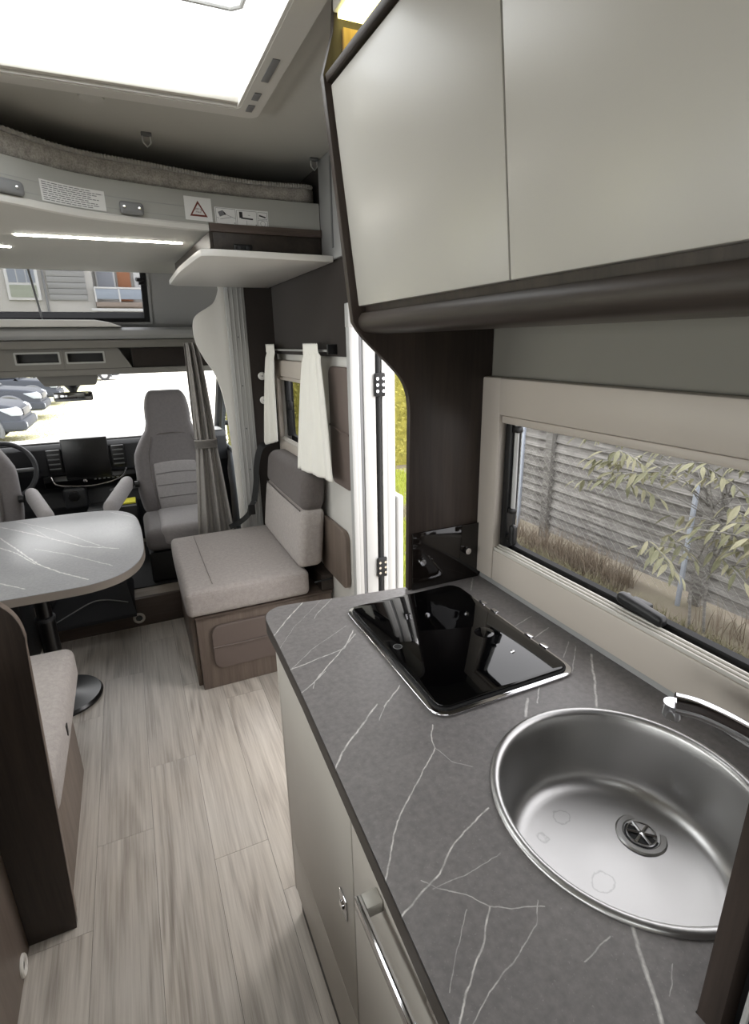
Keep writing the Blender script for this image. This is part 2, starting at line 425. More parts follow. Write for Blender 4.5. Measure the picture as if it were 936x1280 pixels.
for k in range(-3, 5):
    x0 = -.305 + .174 + PW * (k - 1) + (.0 if k else 0)
    x0 = -.131 + PW * k if k != -1 else -.303
    e = ends[k]
    while e > .2: e -= 1.0
    y = e
    while y < 3.1:
        y0, y1 = max(y, .25), min(y + 1.0, 3.095)
        if y1 - y0 > .05:
            if y1 - y0 > .995:
                if plank is None:
                    plank = B().box(pg, PW - pg, pg, 1.0 - pg, -.004, 0).obj('plank', M['floor'], floor); plank.location = (x0, y0 - 1, 0); 
                    off = Vector((0, 1, 0))
                    for v in plank.data.vertices: v.co += off
                else:
                    p = plank.copy(); C.objects.link(p); p.location = (x0, y0 - 1, 0)
            else:
                B().box(x0 + pg, x0 + PW - pg, y0 + pg, y1 - pg, -.004, 0).obj('plank', M['floor'], floor)
        y += 1.0
ceiling = thing('ceiling', 'grey white ceiling lining around the roof hatch', 'ceiling', (0, 1, 2.22), kind=S)
b = B()
for x0, x1, y0, y1 in ((-1.44, -.56, -1.2, 3.38), (.40, .96, -1.2, 3.38), (-.56, .40, 1.77, 3.38), (-.56, .40, -.35, 1.12), (-.56, .40, -1.2, -.95)):
    b.box(x0, x1, y0, y1, 2.22, 2.27)
b.obj('ceiling_lining', M['ceiling'], ceiling)
wl = thing('wall_left', 'left side wall lining of the motorhome', 'wall', (-1.4, 1, 0), kind=S)
b = B().box(-1.44, -1.40, -1.2, 3.9, -.06, 1.0).box(-1.44, -1.40, -1.2, 3.9, 1.65, 2.22)
for y0, y1 in ((-1.2, -.9), (-.1, .2), (1.2, 1.55), (2.85, 3.9)): b.box(-1.44, -1.40, y0, y1, 1.0, 1.65)
b.obj('wall_lining', M['cream'], wl)
for i, (y0, y1, lb) in enumerate(((-.9, -.1, 'added unseen rear left side window for daylight'), (.2, 1.2, 'added unseen left side window across from the kitchen, for daylight'), (1.55, 2.85, 'added unseen left side window beside the dinette table, for daylight'))):  # unseen windows added to bring daylight in from the left
    wn_ = thing('window_%d' % (9 + i), lb, 'window', (-1.4, y0, 1.0), kind=S)
    B().prism(rrect(y0 - .06, y1 + .06, .94, 1.71, .03), 'yz', -1.3995, -1.375, hole=rrect(y0, y1, 1.0, 1.65, .01)).obj('frame', M['taupe'], wn_)
    B().box(-1.45, -1.446, y0 - .01, y1 + .01, .99, 1.66).obj('pane', M['glassclear'], wn_)
wb = thing('wall_rear', 'rear wall lining behind the viewer', 'wall', (0, -1.2, 0), kind=S)
B().box(-1.44, .96, -1.24, -1.2, -.06, 2.27).obj('wall_lining', M['cream'], wb)
wr = thing('wall_right', 'right side wall lining with kitchen and lounge windows', 'wall', (.9, 1, 0), kind=S)
yz_frame(B(), .88, .8945, -1.2, 1.44, -.06, 2.22, .28, 1.125, 1.0, 1.385).obj('kitchen_wall', M['wall'], wr)
yz_frame(B(), .80, .842, 1.98, 3.13, -.06, 2.22, 2.42, 3.06, 1.02, 1.40).obj('lounge_wall', M['white'], wr)
B().box(.80, .925, 1.44, 1.98, 1.80, 2.22).obj('door_lintel', M['wall'], wr)
B().box(.790, .7995, 1.955, 3.098, 1.507, 2.215, .002).obj('felt_panel', M['darkfab'], wr)
tr = thing('trim_1', 'pale metal trim strip between worktop and kitchen wall', 'trim', (.87, .7, .9), kind=S)
B().prism([(.862, .9015), (.879, .9015), (.879, .935), (.872, .935)], 'xz', .21, 1.185, .001).obj('trim_strip', M['grey_pl'], tr)
# divider to the cab: S-curved white board, aluminium profile, felt
wf = thing('wall_front', 'white curved divider board and aluminium post beside the cab', 'wall', (.6, 3.12, 0), kind=S)
sc_pts = catmull([(.509, 1.84), (.475, 1.772), (.385, 1.715), (.360, 1.664), (.363, 1.58), (.397, 1.495), (.452, 1.394), (.487, 1.222), (.500, .939), (.506, .578), (.51, .17)], 5)
B().prism([(.545, 2.2), (.43, 2.2), (.50, 1.9)] + sc_pts + [(.545, .17)], 'xz', 3.112, 3.132, .003).obj('curved_board', M['white'], wf)
B().box(.536, .640, 3.098, 3.132, .0, 2.2, .004).obj('aluminium_post', M['alu'], wf)
for x in (.552, .575, .600, .622): B().box(x, x + .004, 3.094, 3.099, .0, 2.2, .001).obj('profile_rib', M['alu'], wf)
for z in (.62, .86, 1.1, 1.34, 1.6): B().cyl((.588, 3.0985, z), (.588, 3.094, z), .004, n=10).obj('rivet', M['midgrey'], wf)
B().box(.6405, .7995, 3.100, 3.132, 0, 2.2).obj('felt_panel', M['darkfab'], wf)
# ---- cab shell
cf = thing('trim_2', 'raised cab floor with oak riser step', 'trim', (-.3, 3.1, 0), kind=S)
B().box(-1.40, .80, 3.135, 4.5, .10, .165).obj('cab_floor', wood('grey_oak_step', (120, 110, 100), (168, 158, 146), 'x'), cf)
B().box(-1.26, .62, 3.26, 4.1, .1655, .173, .002).obj('rubber_mat', M['rubber'], cf)
B().box(-1.40, .48, 3.10, 3.134, -.004, .170, .003).obj('riser', M['woodmid_x'], cf)
cs = thing('wall_cab', 'grey cab shell with door sills, pillars and sloped roof cap', 'wall', (-.3, 4, 0), kind=S)
b = B()
for s, X in ((1, .63), (-1, -1.27)):
    t = X + .05 * s
    b.box(X, t, 3.14, 4.62, -.06, .80, .01)
    b.prism([(3.14, .80), (3.36, .80), (3.22, 1.62), (3.14, 1.62)], 'yz', X, t)
    b.prism([(4.62, .80), (4.50, .80), (4.48, .93), (4.02, 1.45), (4.05, 1.62), (4.2, 1.5)], 'yz', X, t)
    b.box(X, t, 3.14, 4.1, 1.50, 1.64)
    b.box(X, X + .22 * s, 3.133, 3.16, -.06, 2.22)
b.obj('door_shell', plain('blue_grey_door_trim', (122, 127, 133), .5), cs)
b = B()
b.box(-1.40, .80, 3.84, 4.12, 1.60, 1.66)
b.obj('cab_roof', M['cream'], cs)
# sloped cap with a panoramic window hole, running from (Y 3.34, Z 2.23) down to (Y 3.82, Z 1.66)
CY0, CZ0, CY1, CZ1 = 3.34, 2.236, 3.84, 1.655
def cap(x, t, d=0):
    n = Vector((0, CZ0 - CZ1, CY1 - CY0)).normalized()
    return (x, CY0 + (CY1 - CY0) * t + n.y * d, CZ0 + (CZ1 - CZ0) * t + n.z * d)
def capslab(b, x0, x1, t0, t1, d0, d1):
    v = [cap(x, t, d) for x in (x0, x1) for t in (t0, t1) for d in (d0, d1)]
    return b.add(v, [(0, 1, 3, 2), (4, 6, 7, 5), (0, 4, 5, 1), (2, 3, 7, 6), (0, 2, 6, 4), (1, 5, 7, 3)])
b = B(); WX0, WX1, WT0, WT1 = -.86, .185, .36, .91
for q in ((-1.44, WX0, 0, 1), (WX1, .96, 0, 1), (WX0, WX1, 0, WT0), (WX0, WX1, WT1, 1)): capslab(b, *q, 0, .05)
b.box(-1.44, -1.40, 3.3, 3.9, 1.6, 2.24); b.box(.80, .925, 3.13, 3.9, 1.6, 2.24)
b.obj('roof_cap', M['grey_pl'], cs)
w4 = thing('window_4', 'black-framed panoramic window in the sloped cap above the cab', 'window', (-.33, 3.7, 1.8), kind=S)
def ring(b, x0, x1, t0, t1, wd, d0, d1):
    wt = wd / .765
    for q in ((x0, x0 + wd, t0, t1), (x1 - wd, x1, t0, t1), (x0 + wd, x1 - wd, t0, t0 + wt), (x0 + wd, x1 - wd, t1 - wt, t1)): capslab(b, *q, d0, d1)
    return b
ring(B(), WX0 + .001, WX1 - .001, WT0 + .001, WT1 - .001, .030, -.006, .05).obj('gasket', M['rubber'], w4)
ring(B(), WX0 - .016, WX1 + .016, WT0 - .02, WT1 + .02, .015, -.008, -.0005).obj('frame', M['grey_pl'], w4)
capslab(B(), WX0 + .022, WX1 - .022, WT0 + .03, WT1 - .03, .03, .034).obj('pane', M['glasscap'], w4)
b = B(); p = Vector(cap(.15, .52, -.01)); b.tube([p + Vector((.02, 0, 0)), p, p + Vector((-.02, -.01, 0))], .011, 8); b.tube([p + Vector((.015, 0, -.02)), p + Vector((-.01, -.01, -.02))], .008, 8)
b.obj('latch', M['black'], w4)
b = B(); a = cap(-.395, .38, -.002); c = cap(-.395, .90, -.002); b.cyl(a, c, .006, n=8); b.obj('strut', M['midgrey'], w4)
# ledge and headliner over the cab opening
lg = thing('trim_3', 'pale grey ledge over the cab opening with raised cover', 'trim', (-.3, 3.74, 1.62), kind=S)
B().prism([(3.66, 1.625), (3.68, 1.605), (3.825, 1.605), (3.825, 1.672), (3.70, 1.672), (3.665, 1.655)], 'yz', -1.38, .455, .004).obj('ledge', M['grey_pl'], lg)
B().prism([(-1.2, 1.674), (.02, 1.674), (-.05, 1.70), (-.12, 1.712), (-.62, 1.716), (-1.2, 1.70)], 'xz', 3.655, 3.76, .006).obj('raised_cover', M['white'], lg)
B().box(-1.38, .46, 3.70, 3.83, 1.555, 1.602, .006).obj('headliner_strip', M['headliner'], lg)
# windscreen with its frame
w5 = thing('window_5', 'windscreen of the cab looking out on the gravel lot', 'window', (-.33, 4.3, 1.1), kind=S)
def ws(x, t): return (x, 4.52 - .50 * t - .05 * ((x + .33) / .95) ** 2, .90 + .52 * t)
B().grid(lambda u, v: ws(-1.26 + 1.88 * u, v), 16, 6).obj('pane', M['glasscab'], w5)
B().tube([ws(-1.26 + 1.88 * i / 12, 1.0) for i in range(13)], .028, 8).obj('upper_seal', M['dash'], w5)
B().tube([ws(-1.26 + 1.88 * i / 12, -.03) for i in range(13)], .022, 8).obj('lower_seal', M['rubber'], w5)
for x in (-1.255, .615): B().tube([ws(x, 0), ws(x, .5), ws(x, 1)], .03, 8).obj('pillar_seal', M['dash'], w5)
w6 = thing('window_6', 'passenger door window of the cab', 'window', (.65, 3.8, 1.2), kind=S)
B().prism([(3.365, .802), (4.49, .802), (4.47, .935), (4.02, 1.445), (4.03, 1.50), (3.25, 1.50)], 'yz', .654, .658).obj('pane', M['glasscab'], w6)
B().tube([(.64, 3.37, .81), (.64, 3.25, 1.49), (.64, 4.03, 1.49), (.64, 4.03, 1.44), (.64, 4.47, .94), (.64, 4.48, .81)], .012, 8, closed=True).obj('seal', M['rubber'], w6)
B().cyl((.64, 3.95, .81), (.64, 3.95, 1.49), .010, n=8).obj('divider_bar', M['rubber'], w6)
w8 = thing('window_8', 'driver door window of the cab', 'window', (-1.3, 3.8, 1.2), kind=S)
B().prism([(3.365, .802), (4.49, .802), (4.47, .935), (4.02, 1.445), (4.03, 1.50), (3.25, 1.50)], 'yz', -1.298, -1.294).obj('pane', M['glasscab'], w8)

# ---- kitchen window
def side_window(root, X, y0, y1, z0, z1, mat, fr, fl, gx=.928):
    """beige frame standing proud of the wall at X around the hole y0..y1, z0..z1"""
    o = X - .028
    B().box(o, X - .0005, y1, y1 + fl, z0 - fr, z1 + fr, .006).obj('stile', mat, root)
    B().box(o, X - .0005, y0 - fl * .5, y0, z0 - fr, z1 + fr, .006).obj('stile', mat, root)
    B().box(o - .006, X - .0005, y0, y1 - .0008, z1, z1 + fr, .007).obj('blind_cassette', mat, root)
    B().box(o, X - .0005, y0, y1 - .0008, z0 - fr, z0 - .002, .006).obj('bottom_rail', mat, root)
    for i in range(3): B().box(o + .003 + .008 * i, o + .008 + .008 * i, y0 + .002, y1 - .002, z0 - .003, z0 + .006 + .003 * i, .0015).obj('blind_guide', M['cream'], root)
    B().box(o + .004, o + .020, y0 + .004, y1 - .004, z1 - .020, z1 - .001, .004).obj('blind_bar', mat, root)
    b = B(); b.prism(rrect(y0 - .03, y1 + .03, z0 - .03, z1 + .03, .03), 'yz', gx, gx + .018, hole=rrect(y0 + .012, y1 - .016, z0 + .014, z1 - .004, .03))
    b.obj('gasket', M['rubber'], root)
    B().prism(rrect(y0 - .02, y1 + .02, z0 - .02, z1 + .02, .03), 'yz', gx + .019, gx + .023).obj('pane', M['glass'], root)
w1 = thing('window_1', 'wide beige-framed kitchen window over the sink', 'window', (.88, .7, 1.0), kind=S)
side_window(w1, .88, .30, 1.115, 1.012, 1.378, M['taupe'], .092, .095, .895)
B().box(.872, .894, 1.088, 1.112, 1.02, 1.372, .003).obj('stay_channel', M['black'], w1)
B().cyl((.884, 1.081, 1.36), (.884, 1.078, 1.13), .006, n=10).obj('gas_strut', M['alu'], w1)
b = B(); b.box(.874, .892, 1.066, 1.0878, 1.335, 1.352, .004); b.box(.874, .892, 1.070, 1.0878, 1.12, 1.135, .004); b.obj('strut_bracket', M['black'], w1)
b = B(); b.tube([(.884, 1.088, 1.05), (.878, 1.064, 1.06)], .010, 10); b.pillow((.864, 1.050, 1.038), (.884, 1.070, 1.095), .008, n=3); b.obj('stay_knob', M['black'], w1)
b = B(); b.box(.876, .912, .655, .70, 1.022, 1.044, .005); b.pillow((.868, .605, 1.026), (.892, .715, 1.050), .009, n=4, xf=lambda x, y, z: (x, y, z + (y - .66) * .10)); b.obj('latch', M['black'], w1)
B().cyl((.872, .708, 1.044), (.900, .708, 1.040), .008, n=10).obj('latch_pin', M['midgrey'], w1)
w2 = thing('window_2', 'small beige-framed lounge window behind the bench', 'window', (.80, 2.7, 1.0), kind=S)
side_window(w2, .80, 2.43, 3.05, 1.035, 1.392, M['taupe'], .085, .035, .8425)
B().box(.812, .841, 3.010, 3.040, 1.05, 1.38, .003).obj('stay_channel', M['black'], w2)
B().box(.805, .835, 2.970, 3.009, 1.20, 1.25, .005).obj('stay_latch', M['black'], w2)
# ---- roof hatches
def hatch(root, x0, x1, y0, y1, grille=True):
    b = B(); z = 2.2195
    b.prism(rrect(x0 - .10, x1 + .10, y0 - .10, y1 + .10, .07), 'xy', z - .012, z, hole=rrect(x0, x1, y0, y1, .02)); b.obj('trim_ring', M['ceiling'], root)
    b = B(); b.prism(rrect(x0 - .045, x1 + .055, y0 - .045, y1 + .045, .03), 'xy', z - .030, z - .0125, hole=rrect(x0 + .004, x1 - .004, y0 + .004, y1 - .004, .02)); b.obj('inner_frame', M['white'], root)
    b = B()
    for q in ((x0, x0 + .012, y0, y1), (x1 - .012, x1, y0, y1), (x0 + .012, x1 - .012, y0, y0 + .012), (x0 + .012, x1 - .012, y1 - .012, y1)): b.box(*q, z - .028, 2.335)
    b.obj('shaft', M['white'], root)
    B().box(x0, x1, y1 - .030, y1 - .013, z - .022, z - .006, .004).obj('blind_rail', M['cream'], root)
    B().prism(rrect(x0 - .03, x1 + .03, y0 - .03, y1 + .03, .05), 'xy', 2.338, 2.344).obj('pane', M['hatch'], root)
    if grille:
        B().lathe([(0, z - .030), (.030, z - .029), (.034, z - .022), (.034, z - .0121)], (.02, y1 + .068, 0), 28).obj('blind_knob', M['ceiling'], root)
        for k, (a, c) in enumerate(((y1 - .05, y1 - .005), (y1 - .13, y1 - .085), (y1 - .32, y1 - .20))):
            B().box(x1 + .012, x1 + .030, a, c, z - .0325, z - .0302, .0008).obj('grille', M['midgrey2'], root)
        B().tube([(x0 + .05, y1 - .25, 2.30), (x1 - .06, y1 - .25, 2.30), (x1 - .04, y1 - .27, 2.30), (x1 - .04, y0 + .02, 2.30)], .006, 8).obj('lifting_bar', M['alu'], root)
w3 = thing('window_3', 'large bright roof hatch with white frame over the aisle', 'window', (0, 1.44, 2.22), kind=S); hatch(w3, -.56, .40, 1.12, 1.77)
w7 = thing('window_7', 'added unseen roof hatch behind the viewer, for daylight', 'window', (0, -.65, 2.22), kind=S); hatch(w7, -.56, .40, -.95, -.35, False)  # unseen rear hatch added to let in more daylight from behind
for x, y, lb in ((.169, 2.133, 'small metal ceiling hook above the middle of the bed rail'), (.752, 2.177, 'small metal ceiling hook near the overhead cabinet')):
    t = thing('ceiling_hook', lb, 'hook', (x, y, 2.22), 'ceiling hooks over the bed')
    B().box(x - .016, x + .016, y - .006, y + .006, 2.208, 2.2195, .002).obj('plate', M['midgrey'], t)
    B().tube([(x - .012, y, 2.21), (x - .012, y, 2.19), (x, y, 2.178), (x + .012, y, 2.19), (x + .012, y, 2.21)], .0025, 6).obj('loop', M['alu'], t)

# ---- entrance door
tj = thing('trim_4', 'white and aluminium jamb post of the entrance door', 'trim', (.85, 1.97, 0), kind=S)
B().box(.778, .800, 1.945, 1.979, .02, 1.675, .003).obj('post_cover', M['jamb'], tj)
B().box(.776, .802, 1.943, 1.9795, 1.615, 1.70, .003).obj('post_cap', M['jamb'], tj)
B().box(.801, .822, 1.958, 1.979, .02, 1.80, .002).obj('aluminium_strip', M['alu'], tj)
B().box(.823, .838, 1.966, 1.979, .02, 1.80, .002).obj('seal_strip', M['midgrey'], tj)
B().box(.839, .892, 1.962, 1.979, .02, 1.80, .004).obj('jamb_board', M['jamb'], tj)
B().cyl((.905, 1.968, .02), (.905, 1.968, 1.80), .0105, n=12).obj('hinge_tube', M['rubber'], tj)
B().box(.919, .940, 1.962, 1.979, .02, 1.80, .003).obj('outer_strip', M['jamb'], tj)
for z in (.62, 1.40):
    h = B().box(.884, .928, 1.947, 1.960, z - .045, z + .045, .004).obj('hinge', M['rubber'], tj)
    for dx in (.893, .919):
        for dz in (-.024, 0, .024): B().cyl((dx, 1.9475, z + dz), (dx, 1.944, z + dz), .006, n=10).obj('hinge_screw', M['chrome'], h)
d1 = thing('door_1', 'white entrance door swung open against the outer wall', 'door', (.98, 2.0, -.1), kind=S)
B().box(.955, 1.0, 2.00, 2.62, -.10, 1.78, .012).obj('door_leaf', M['jamb'], d1)
B().box(1.0005, 1.010, 2.05, 2.57, .95, 1.60, .004).obj('door_window', M['black'], d1)
B().box(.943, .954, 2.00, 2.025, -.10, 1.78, .002).obj('door_seal', M['rubber'], d1)
B().pillow((1.0005, 1.995, .20), (1.035, 2.55, .92), .012, n=4).obj('door_bin', M['jamb'], d1)
tb = thing('trim_5', 'near door jamb behind the dark panel', 'trim', (.85, 1.42, 0), kind=S)
B().box(.84, .94, 1.4405, 1.47, -.06, 1.80, .004).obj('jamb_board', M['white'], tb)
st = thing('trim_6', 'entrance step well', 'trim', (.85, 1.7, -.3), kind=S)
B().box(.88, 1.2, 1.47, 1.95, -.30, -.26, .005).obj('step_tread', M['black'], st)

# ================================================================== KITCHEN
kc = thing('kitchen_cabinet', 'greige kitchen base cabinet under the grey marbled worktop', 'cabinet', (.5, .7, 0))
for q in ((.252, .872, .21, 1.115, .092, .110), (.252, .872, .21, .226, .111, .862), (.252, .872, .640, .656, .111, .862), (.252, .872, 1.10, 1.115, .111, .862)): B().box(*q).obj('carcass_board', M['lacquer2'], kc)
B().box(.246, .872, .21, 1.110, .001, .0875).obj('plinth', M['black'], kc)
B().box(.236, .872, 1.1155, 1.134, .075, .862, .006).obj('end_panel', M['lacquer2'], kc)
def lock(b0, y, z):
    B().box(.2325, .2355, y - .017, y + .017, z - .025, z + .025, .001).obj('lock_plate', M['chrome'], b0)
    B().lathe([(0, .2285), (.008, .2285), (.010, .2325)], (0, y, z), 16, 'x').obj('push_button', M['chrome'], b0)
d = B().box(.236, .2515, .650, 1.1145, .282, .858, .002).obj('door', M['lacquer2'], kc); lock(d, .700, .548)
B().box(.236, .2515, .650, 1.1145, .090, .278, .002).obj('lower_panel', M['lacquer2'], kc)
d = B().box(.236, .2515, .212, .646, .625, .858, .002).obj('drawer', M['lacquer2'], kc); lock(d, .372, .792)
B().box(.199, .209, .24, .545, .757, .778, .002).obj('handle_bar', M['chrome'], d)
for y0 in (.24, .52): B().box(.2095, .2355, y0, y0 + .025, .757, .778, .002).obj('handle_foot', M['lacquer'], d)
B().box(.236, .2515, .212, .646, .090, .621, .002).obj('door', M['lacquer2'], kc)
# worktop
VEINS = [
 ([(.346, 1.253), (.279, 1.179), (.225, 1.107)], .0032, 1), ([(.428, 1.244), (.357, 1.174), (.346, 1.157)], .0022, .7),
 ([(.412, 1.060), (.364, .995), (.292, .980), (.21, .963)], .0032, 1), ([(.410, 1.042), (.325, .963), (.262, .904), (.207, .866)], .0028, .95),
 ([(.405, 1.087), (.299, 1.026), (.234, .969)], .0018, .5), ([(.296, .930), (.262, .904), (.255, .885)], .0022, .8),
 ([(.415, .818), (.358, .773)], .0028, .85), ([(.350, .785), (.287, .733), (.244, .697), (.200, .642)], .0034, 1), ([(.361, .775), (.333, .742)], .0018, .6),
 ([(.415, .690), (.394, .655), (.390, .637), (.328, .586), (.266, .535), (.232, .489), (.205, .452)], .0024, 1),
 ([(.398, .498), (.346, .480), (.311, .464), (.281, .440), (.247, .428), (.205, .410)], .0026, 1), ([(.390, .637), (.399, .600), (.423, .575)], .0014, .5),
 ([(.255, .443), (.267, .426), (.297, .402), (.314, .378), (.345, .361), (.375, .350)], .0016, .6), ([(.262, .427), (.312, .425), (.37, .430)], .0014, .5),
 ([(.314, .378), (.288, .352), (.257, .328), (.237, .314), (.206, .285)], .0024, 1), ([(.372, .359), (.351, .337), (.305, .318), (.259, .304), (.22, .284)], .0015, .6),
 ([(.286, .387), (.244, .347), (.221, .321)], .0013, .4), ([(.618, .674), (.581, .635)], .005, .8), ([(.66, .69), (.625, .655)], .003, .6),
 ([(.843, .736), (.777, .662), (.712, .592)], .0048, .75), ([(.836, .773), (.755, .701)], .0026, .5), ([(.836, 1.178), (.787, 1.115)], .004, .5),
 ([(.838, .865), (.775, .842)], .003, .6), ([(.838, .926), (.772, .906)], .0026, .6), ([(.836, .795), (.78, .752)], .0024, .5),
 ([(.419, .291), (.373, .284)], .0018, .5), ([(.405, 1.255), (.286, 1.135), (.227, 1.053)], .0012, .4), ([(.452, .290), (.432, .260), (.418, .235), (.395, .200)], .0048, .85),
 ([(.458, .240), (.428, .221)], .0012, .4)]
M['worktop'] = marble('grey_marbled_laminate', (136, 132, 131), (112, 109, 109), (232, 229, 225), VEINS)
corner = catmull([(.233, 1.10), (.234, 1.19), (.2405, 1.228), (.262, 1.252), (.295, 1.260), (.36, 1.252)], 5)
wt = thing('worktop', 'dark grey marbled kitchen worktop with rounded end', 'worktop', (.5, .7, .865))
out = [(.203, .02), (.207, .30), (.219, .62), (.2285, .88)] + corner + [(.445, 1.237), (.634, 1.214), (.872, 1.213), (.872, .2008), (.4398, .2008), (.4398, .02)]
hole = [(.600 + .194 * math.cos(2 * PI * i / 64), .425 + .194 * math.sin(2 * PI * i / 64)) for i in range(64)]
B().prism(out, 'xy', .868, .900, hole=hole).obj('slab', M['worktop'], wt, angle=.5)
lip = [(x - .0012, y) for x, y in [(.203, .02), (.207, .30), (.219, .62), (.2285, .88)] + corner] 
b = B(); n = len(lip)
V = []; 
for x, y in lip: V += [(x, y, .864), (x, y, .8985)]
b.add(V, [(2 * i, 2 * i + 2, 2 * i + 3, 2 * i + 1) for i in range(n - 1)]); b.obj('edge_band', M['edge'], wt)
# hob
hb = thing('hob', 'black glass-lidded gas hob with steel rim set in worktop', 'hob', (.595, .93, .9005))
HP = rrect(.427, .765, .692, 1.160, .034, 8); 
B().prism(HP, 'xy', .9008, .9065, .0025, 3).obj('steel_rim', M['chrome'], hb)
B().prism(rrect(.4375, .7545, .7025, 1.1495, .027, 8), 'xy', .9066, .9100, .001).obj('seal', M['rubber'], hb)
B().prism(rrect(.4415, .7505, .7065, 1.1455, .024, 8), 'xy', .9101, .9145, .0012).obj('glass_lid', M['hob'], hb)
for y in (.79, .84, .97, 1.02): B().box(.7535, .7645, y - .011, y + .011, .9101, .9150, .001).obj('lid_hinge', M['chrome'], hb)
B().lathe([(.009, .9147), (.0093, .9152), (.0103, .9152), (.0105, .9147)], (.465, .927, 0), 24).obj('finger_hole_ring', M['midgrey'], hb)
B().lathe([(0, .9148), (.009, .9148)], (.465, .927, 0), 20).obj('finger_hole', M['rubber'], hb)
B().lathe([(0, .9147), (.022, .9152), (.023, .9147)], (.673, .894, 0), 24).obj('round_emblem', M['hob'], hb)
B().lathe([(0, .9175), (.004, .917), (.005, .9147)], (.68, .80, 0), 12).obj('lid_button', M['chrome'], hb)
# sink
sk = thing('sink', 'round stainless steel sink bowl in the worktop', 'sink', (.6, .425, .75))
prof = [(.203, .9005), (.2035, .9025), (.201, .9050), (.196, .9060), (.1915, .9050), (.1885, .9015), (.1865, .8980), (.1845, .880)]
prof += [(.1835 - .010 * t, .880 - .085 * t) for t in (.25, .5, .75, 1)]
prof += [(.1735 - .030 * math.sin(a) * 0 - .034 * (1 - math.cos(a)), .795 - .034 * math.sin(a)) for a in [PI / 2 * i / 6 for i in range(1, 7)]]
prof += [(.11, .7555), (.06, .7535), (0, .7530)]
B().lathe(prof, (.600, .425, 0), 72).obj('bowl', M['steel'], sk, angle=1.2)
dx, dy, dz = .688, .452, .7545
B().lathe([(.0275, .0), (.030, .0022), (.038, .0028), (.041, .0004)], (dx, dy, dz), 36).obj('drain_ring', M['steel'], sk)
dr = B().lathe([(0, .0006), (.0272, .0006)], (dx, dy, dz), 24).obj('drain_well', M['black'], sk)
b = B()
for k in range(6):
    a = k * PI / 3 + .3; b.tube([(dx + .004 * math.cos(a), dy + .004 * math.sin(a), dz + .0026), (dx + .023 * math.cos(a), dy + .023 * math.sin(a), dz + .0026)], .0026, 6)
b.lathe([(0, .0052), (.0045, .0046), (.006, .0012)], (dx, dy, dz), 16); b.lathe([(.0215, .001), (.0222, .0030), (.0240, .0030), (.0248, .001)], (dx, dy, dz), 30)
b.obj('drain_strainer', M['chrome'], sk)
# tap
tp = thing('tap', 'chrome mixer tap reaching over the round sink', 'tap', (.838, .315, .9))
B().lathe([(.023, .9007), (.023, .905), (.0185, .912), (.0175, .955), (.015, .962), (0, .963)], (.838, .312, 0), 28).obj('tap_body', M['chrome'], tp)
pth = catmull([(.838, .312, .945), (.822, .330, .962), (.795, .362, .978), (.765, .397, .996), (.738, .428, 1.008), (.715, .4535, 1.010)], 5)
B().tube(pth, [.0135 + .0035 * (i / (len(pth) - 1)) for i in range(len(pth))], 16).obj('spout', M['chrome'], tp)
B().lathe([(0, 1.012), (.015, 1.010), (.0155, .990), (.0125, .984), (.0, .984)], (.7145, .454, 0), 20).obj('aerator', M['chrome'], tp)
B().tube([(.838, .312, .963), (.838, .300, .985), (.838, .27, 1.0)], .007, 10).obj('lever', M['chrome'], tp)
# dark end panel and its splash glass
ep = thing('end_panel', 'dark oak curved end panel between worktop and overhead cabinet', 'panel', (.7, 1.2, .9))
cv = catmull([(.4875, 1.605), (.506, 1.578), (.545, 1.54), (.585, 1.503), (.613, 1.472), (.628, 1.44), (.634, 1.40), (.634, 1.35)], 5)
B().prism([(.47, 2.215), (.462, 2.14), (.438, 2.066)] + cv + [(.631, .9015), (.878, .9015), (.878, 2.215)], 'xz', 1.19, 1.209, .002).obj('board', M['wooddark'], ep)
gp = thing('splash_panel', 'dark glass splash panel with two chrome knobs behind the hob', 'panel', (.76, 1.187, .9))
B().box(.640, .858, 1.1825, 1.189, .9015, 1.068, .0015).obj('glass_sheet', plain('dark_tinted_glass', (24, 20, 18), .06, var=.02), gp)
for x, z in ((.812, .992), (.666, .985)): B().lathe([(0, -.014), (.009, -.013), (.010, -.003), (.006, 0)], (x, 1.182, z), 18, 'y').obj('knob', M['chrome'], gp)
# overhead cabinet
oc = thing('overhead_cabinet', 'large greige two-door overhead cabinet with dark oak rail', 'cabinet', (.68, .7, 1.58))
B().prism([(.520, 1.622), (.876, 1.622), (.876, 2.052), (.470, 2.052)], 'xz', .215, 1.1885).obj('carcass', M['wooddark'], oc)
lean = lambda z, o: .5 - (z - 1.632) / .42 * .049 + o
for a, c in ((.648, 1.184), (.216, .645)):
    B().prism([(lean(1.638, 0), 1.638), (lean(1.638, .0155), 1.638), (lean(2.048, .0155), 2.048), (lean(2.048, 0), 2.048)], 'xz', a, c, .002).obj('door', M['lacquer'], oc)
rp = catmull([(.508, 1.624), (.5005, 1.612), (.5015, 1.596), (.512, 1.584), (.535, 1.579)], 4)
B().prism([(.53, 1.6215)] + rp + [(.57, 1.578), (.57, 1.6215)], 'xz', .215, 1.1885).obj('bottom_rail', M['wooddark_y'], oc)
B().prism([(.571, 1.600), (.876, 1.600), (.876, 1.6215), (.571, 1.6215)], 'xz', .215, 1.1885).obj('bottom_board', M['wall'], oc)
B().prism([(.444, 2.053), (.468, 2.053), (.468, 2.066), (.441, 2.066)], 'xz', .215, 1.1885, .002).obj('top_rail', M['wooddark_y'], oc)
B().box(.480, .60, 1.180, 1.1888, 2.068, 2.145).obj('lamplit_liner', M['woodlit'], oc)  # lamp glow on the end panel's top painted as pale yellowish wood
cl = thing('cove_lamp', 'warm yellow lamp bar above the overhead cabinet', 'lamp', (.5, .7, 2.17))
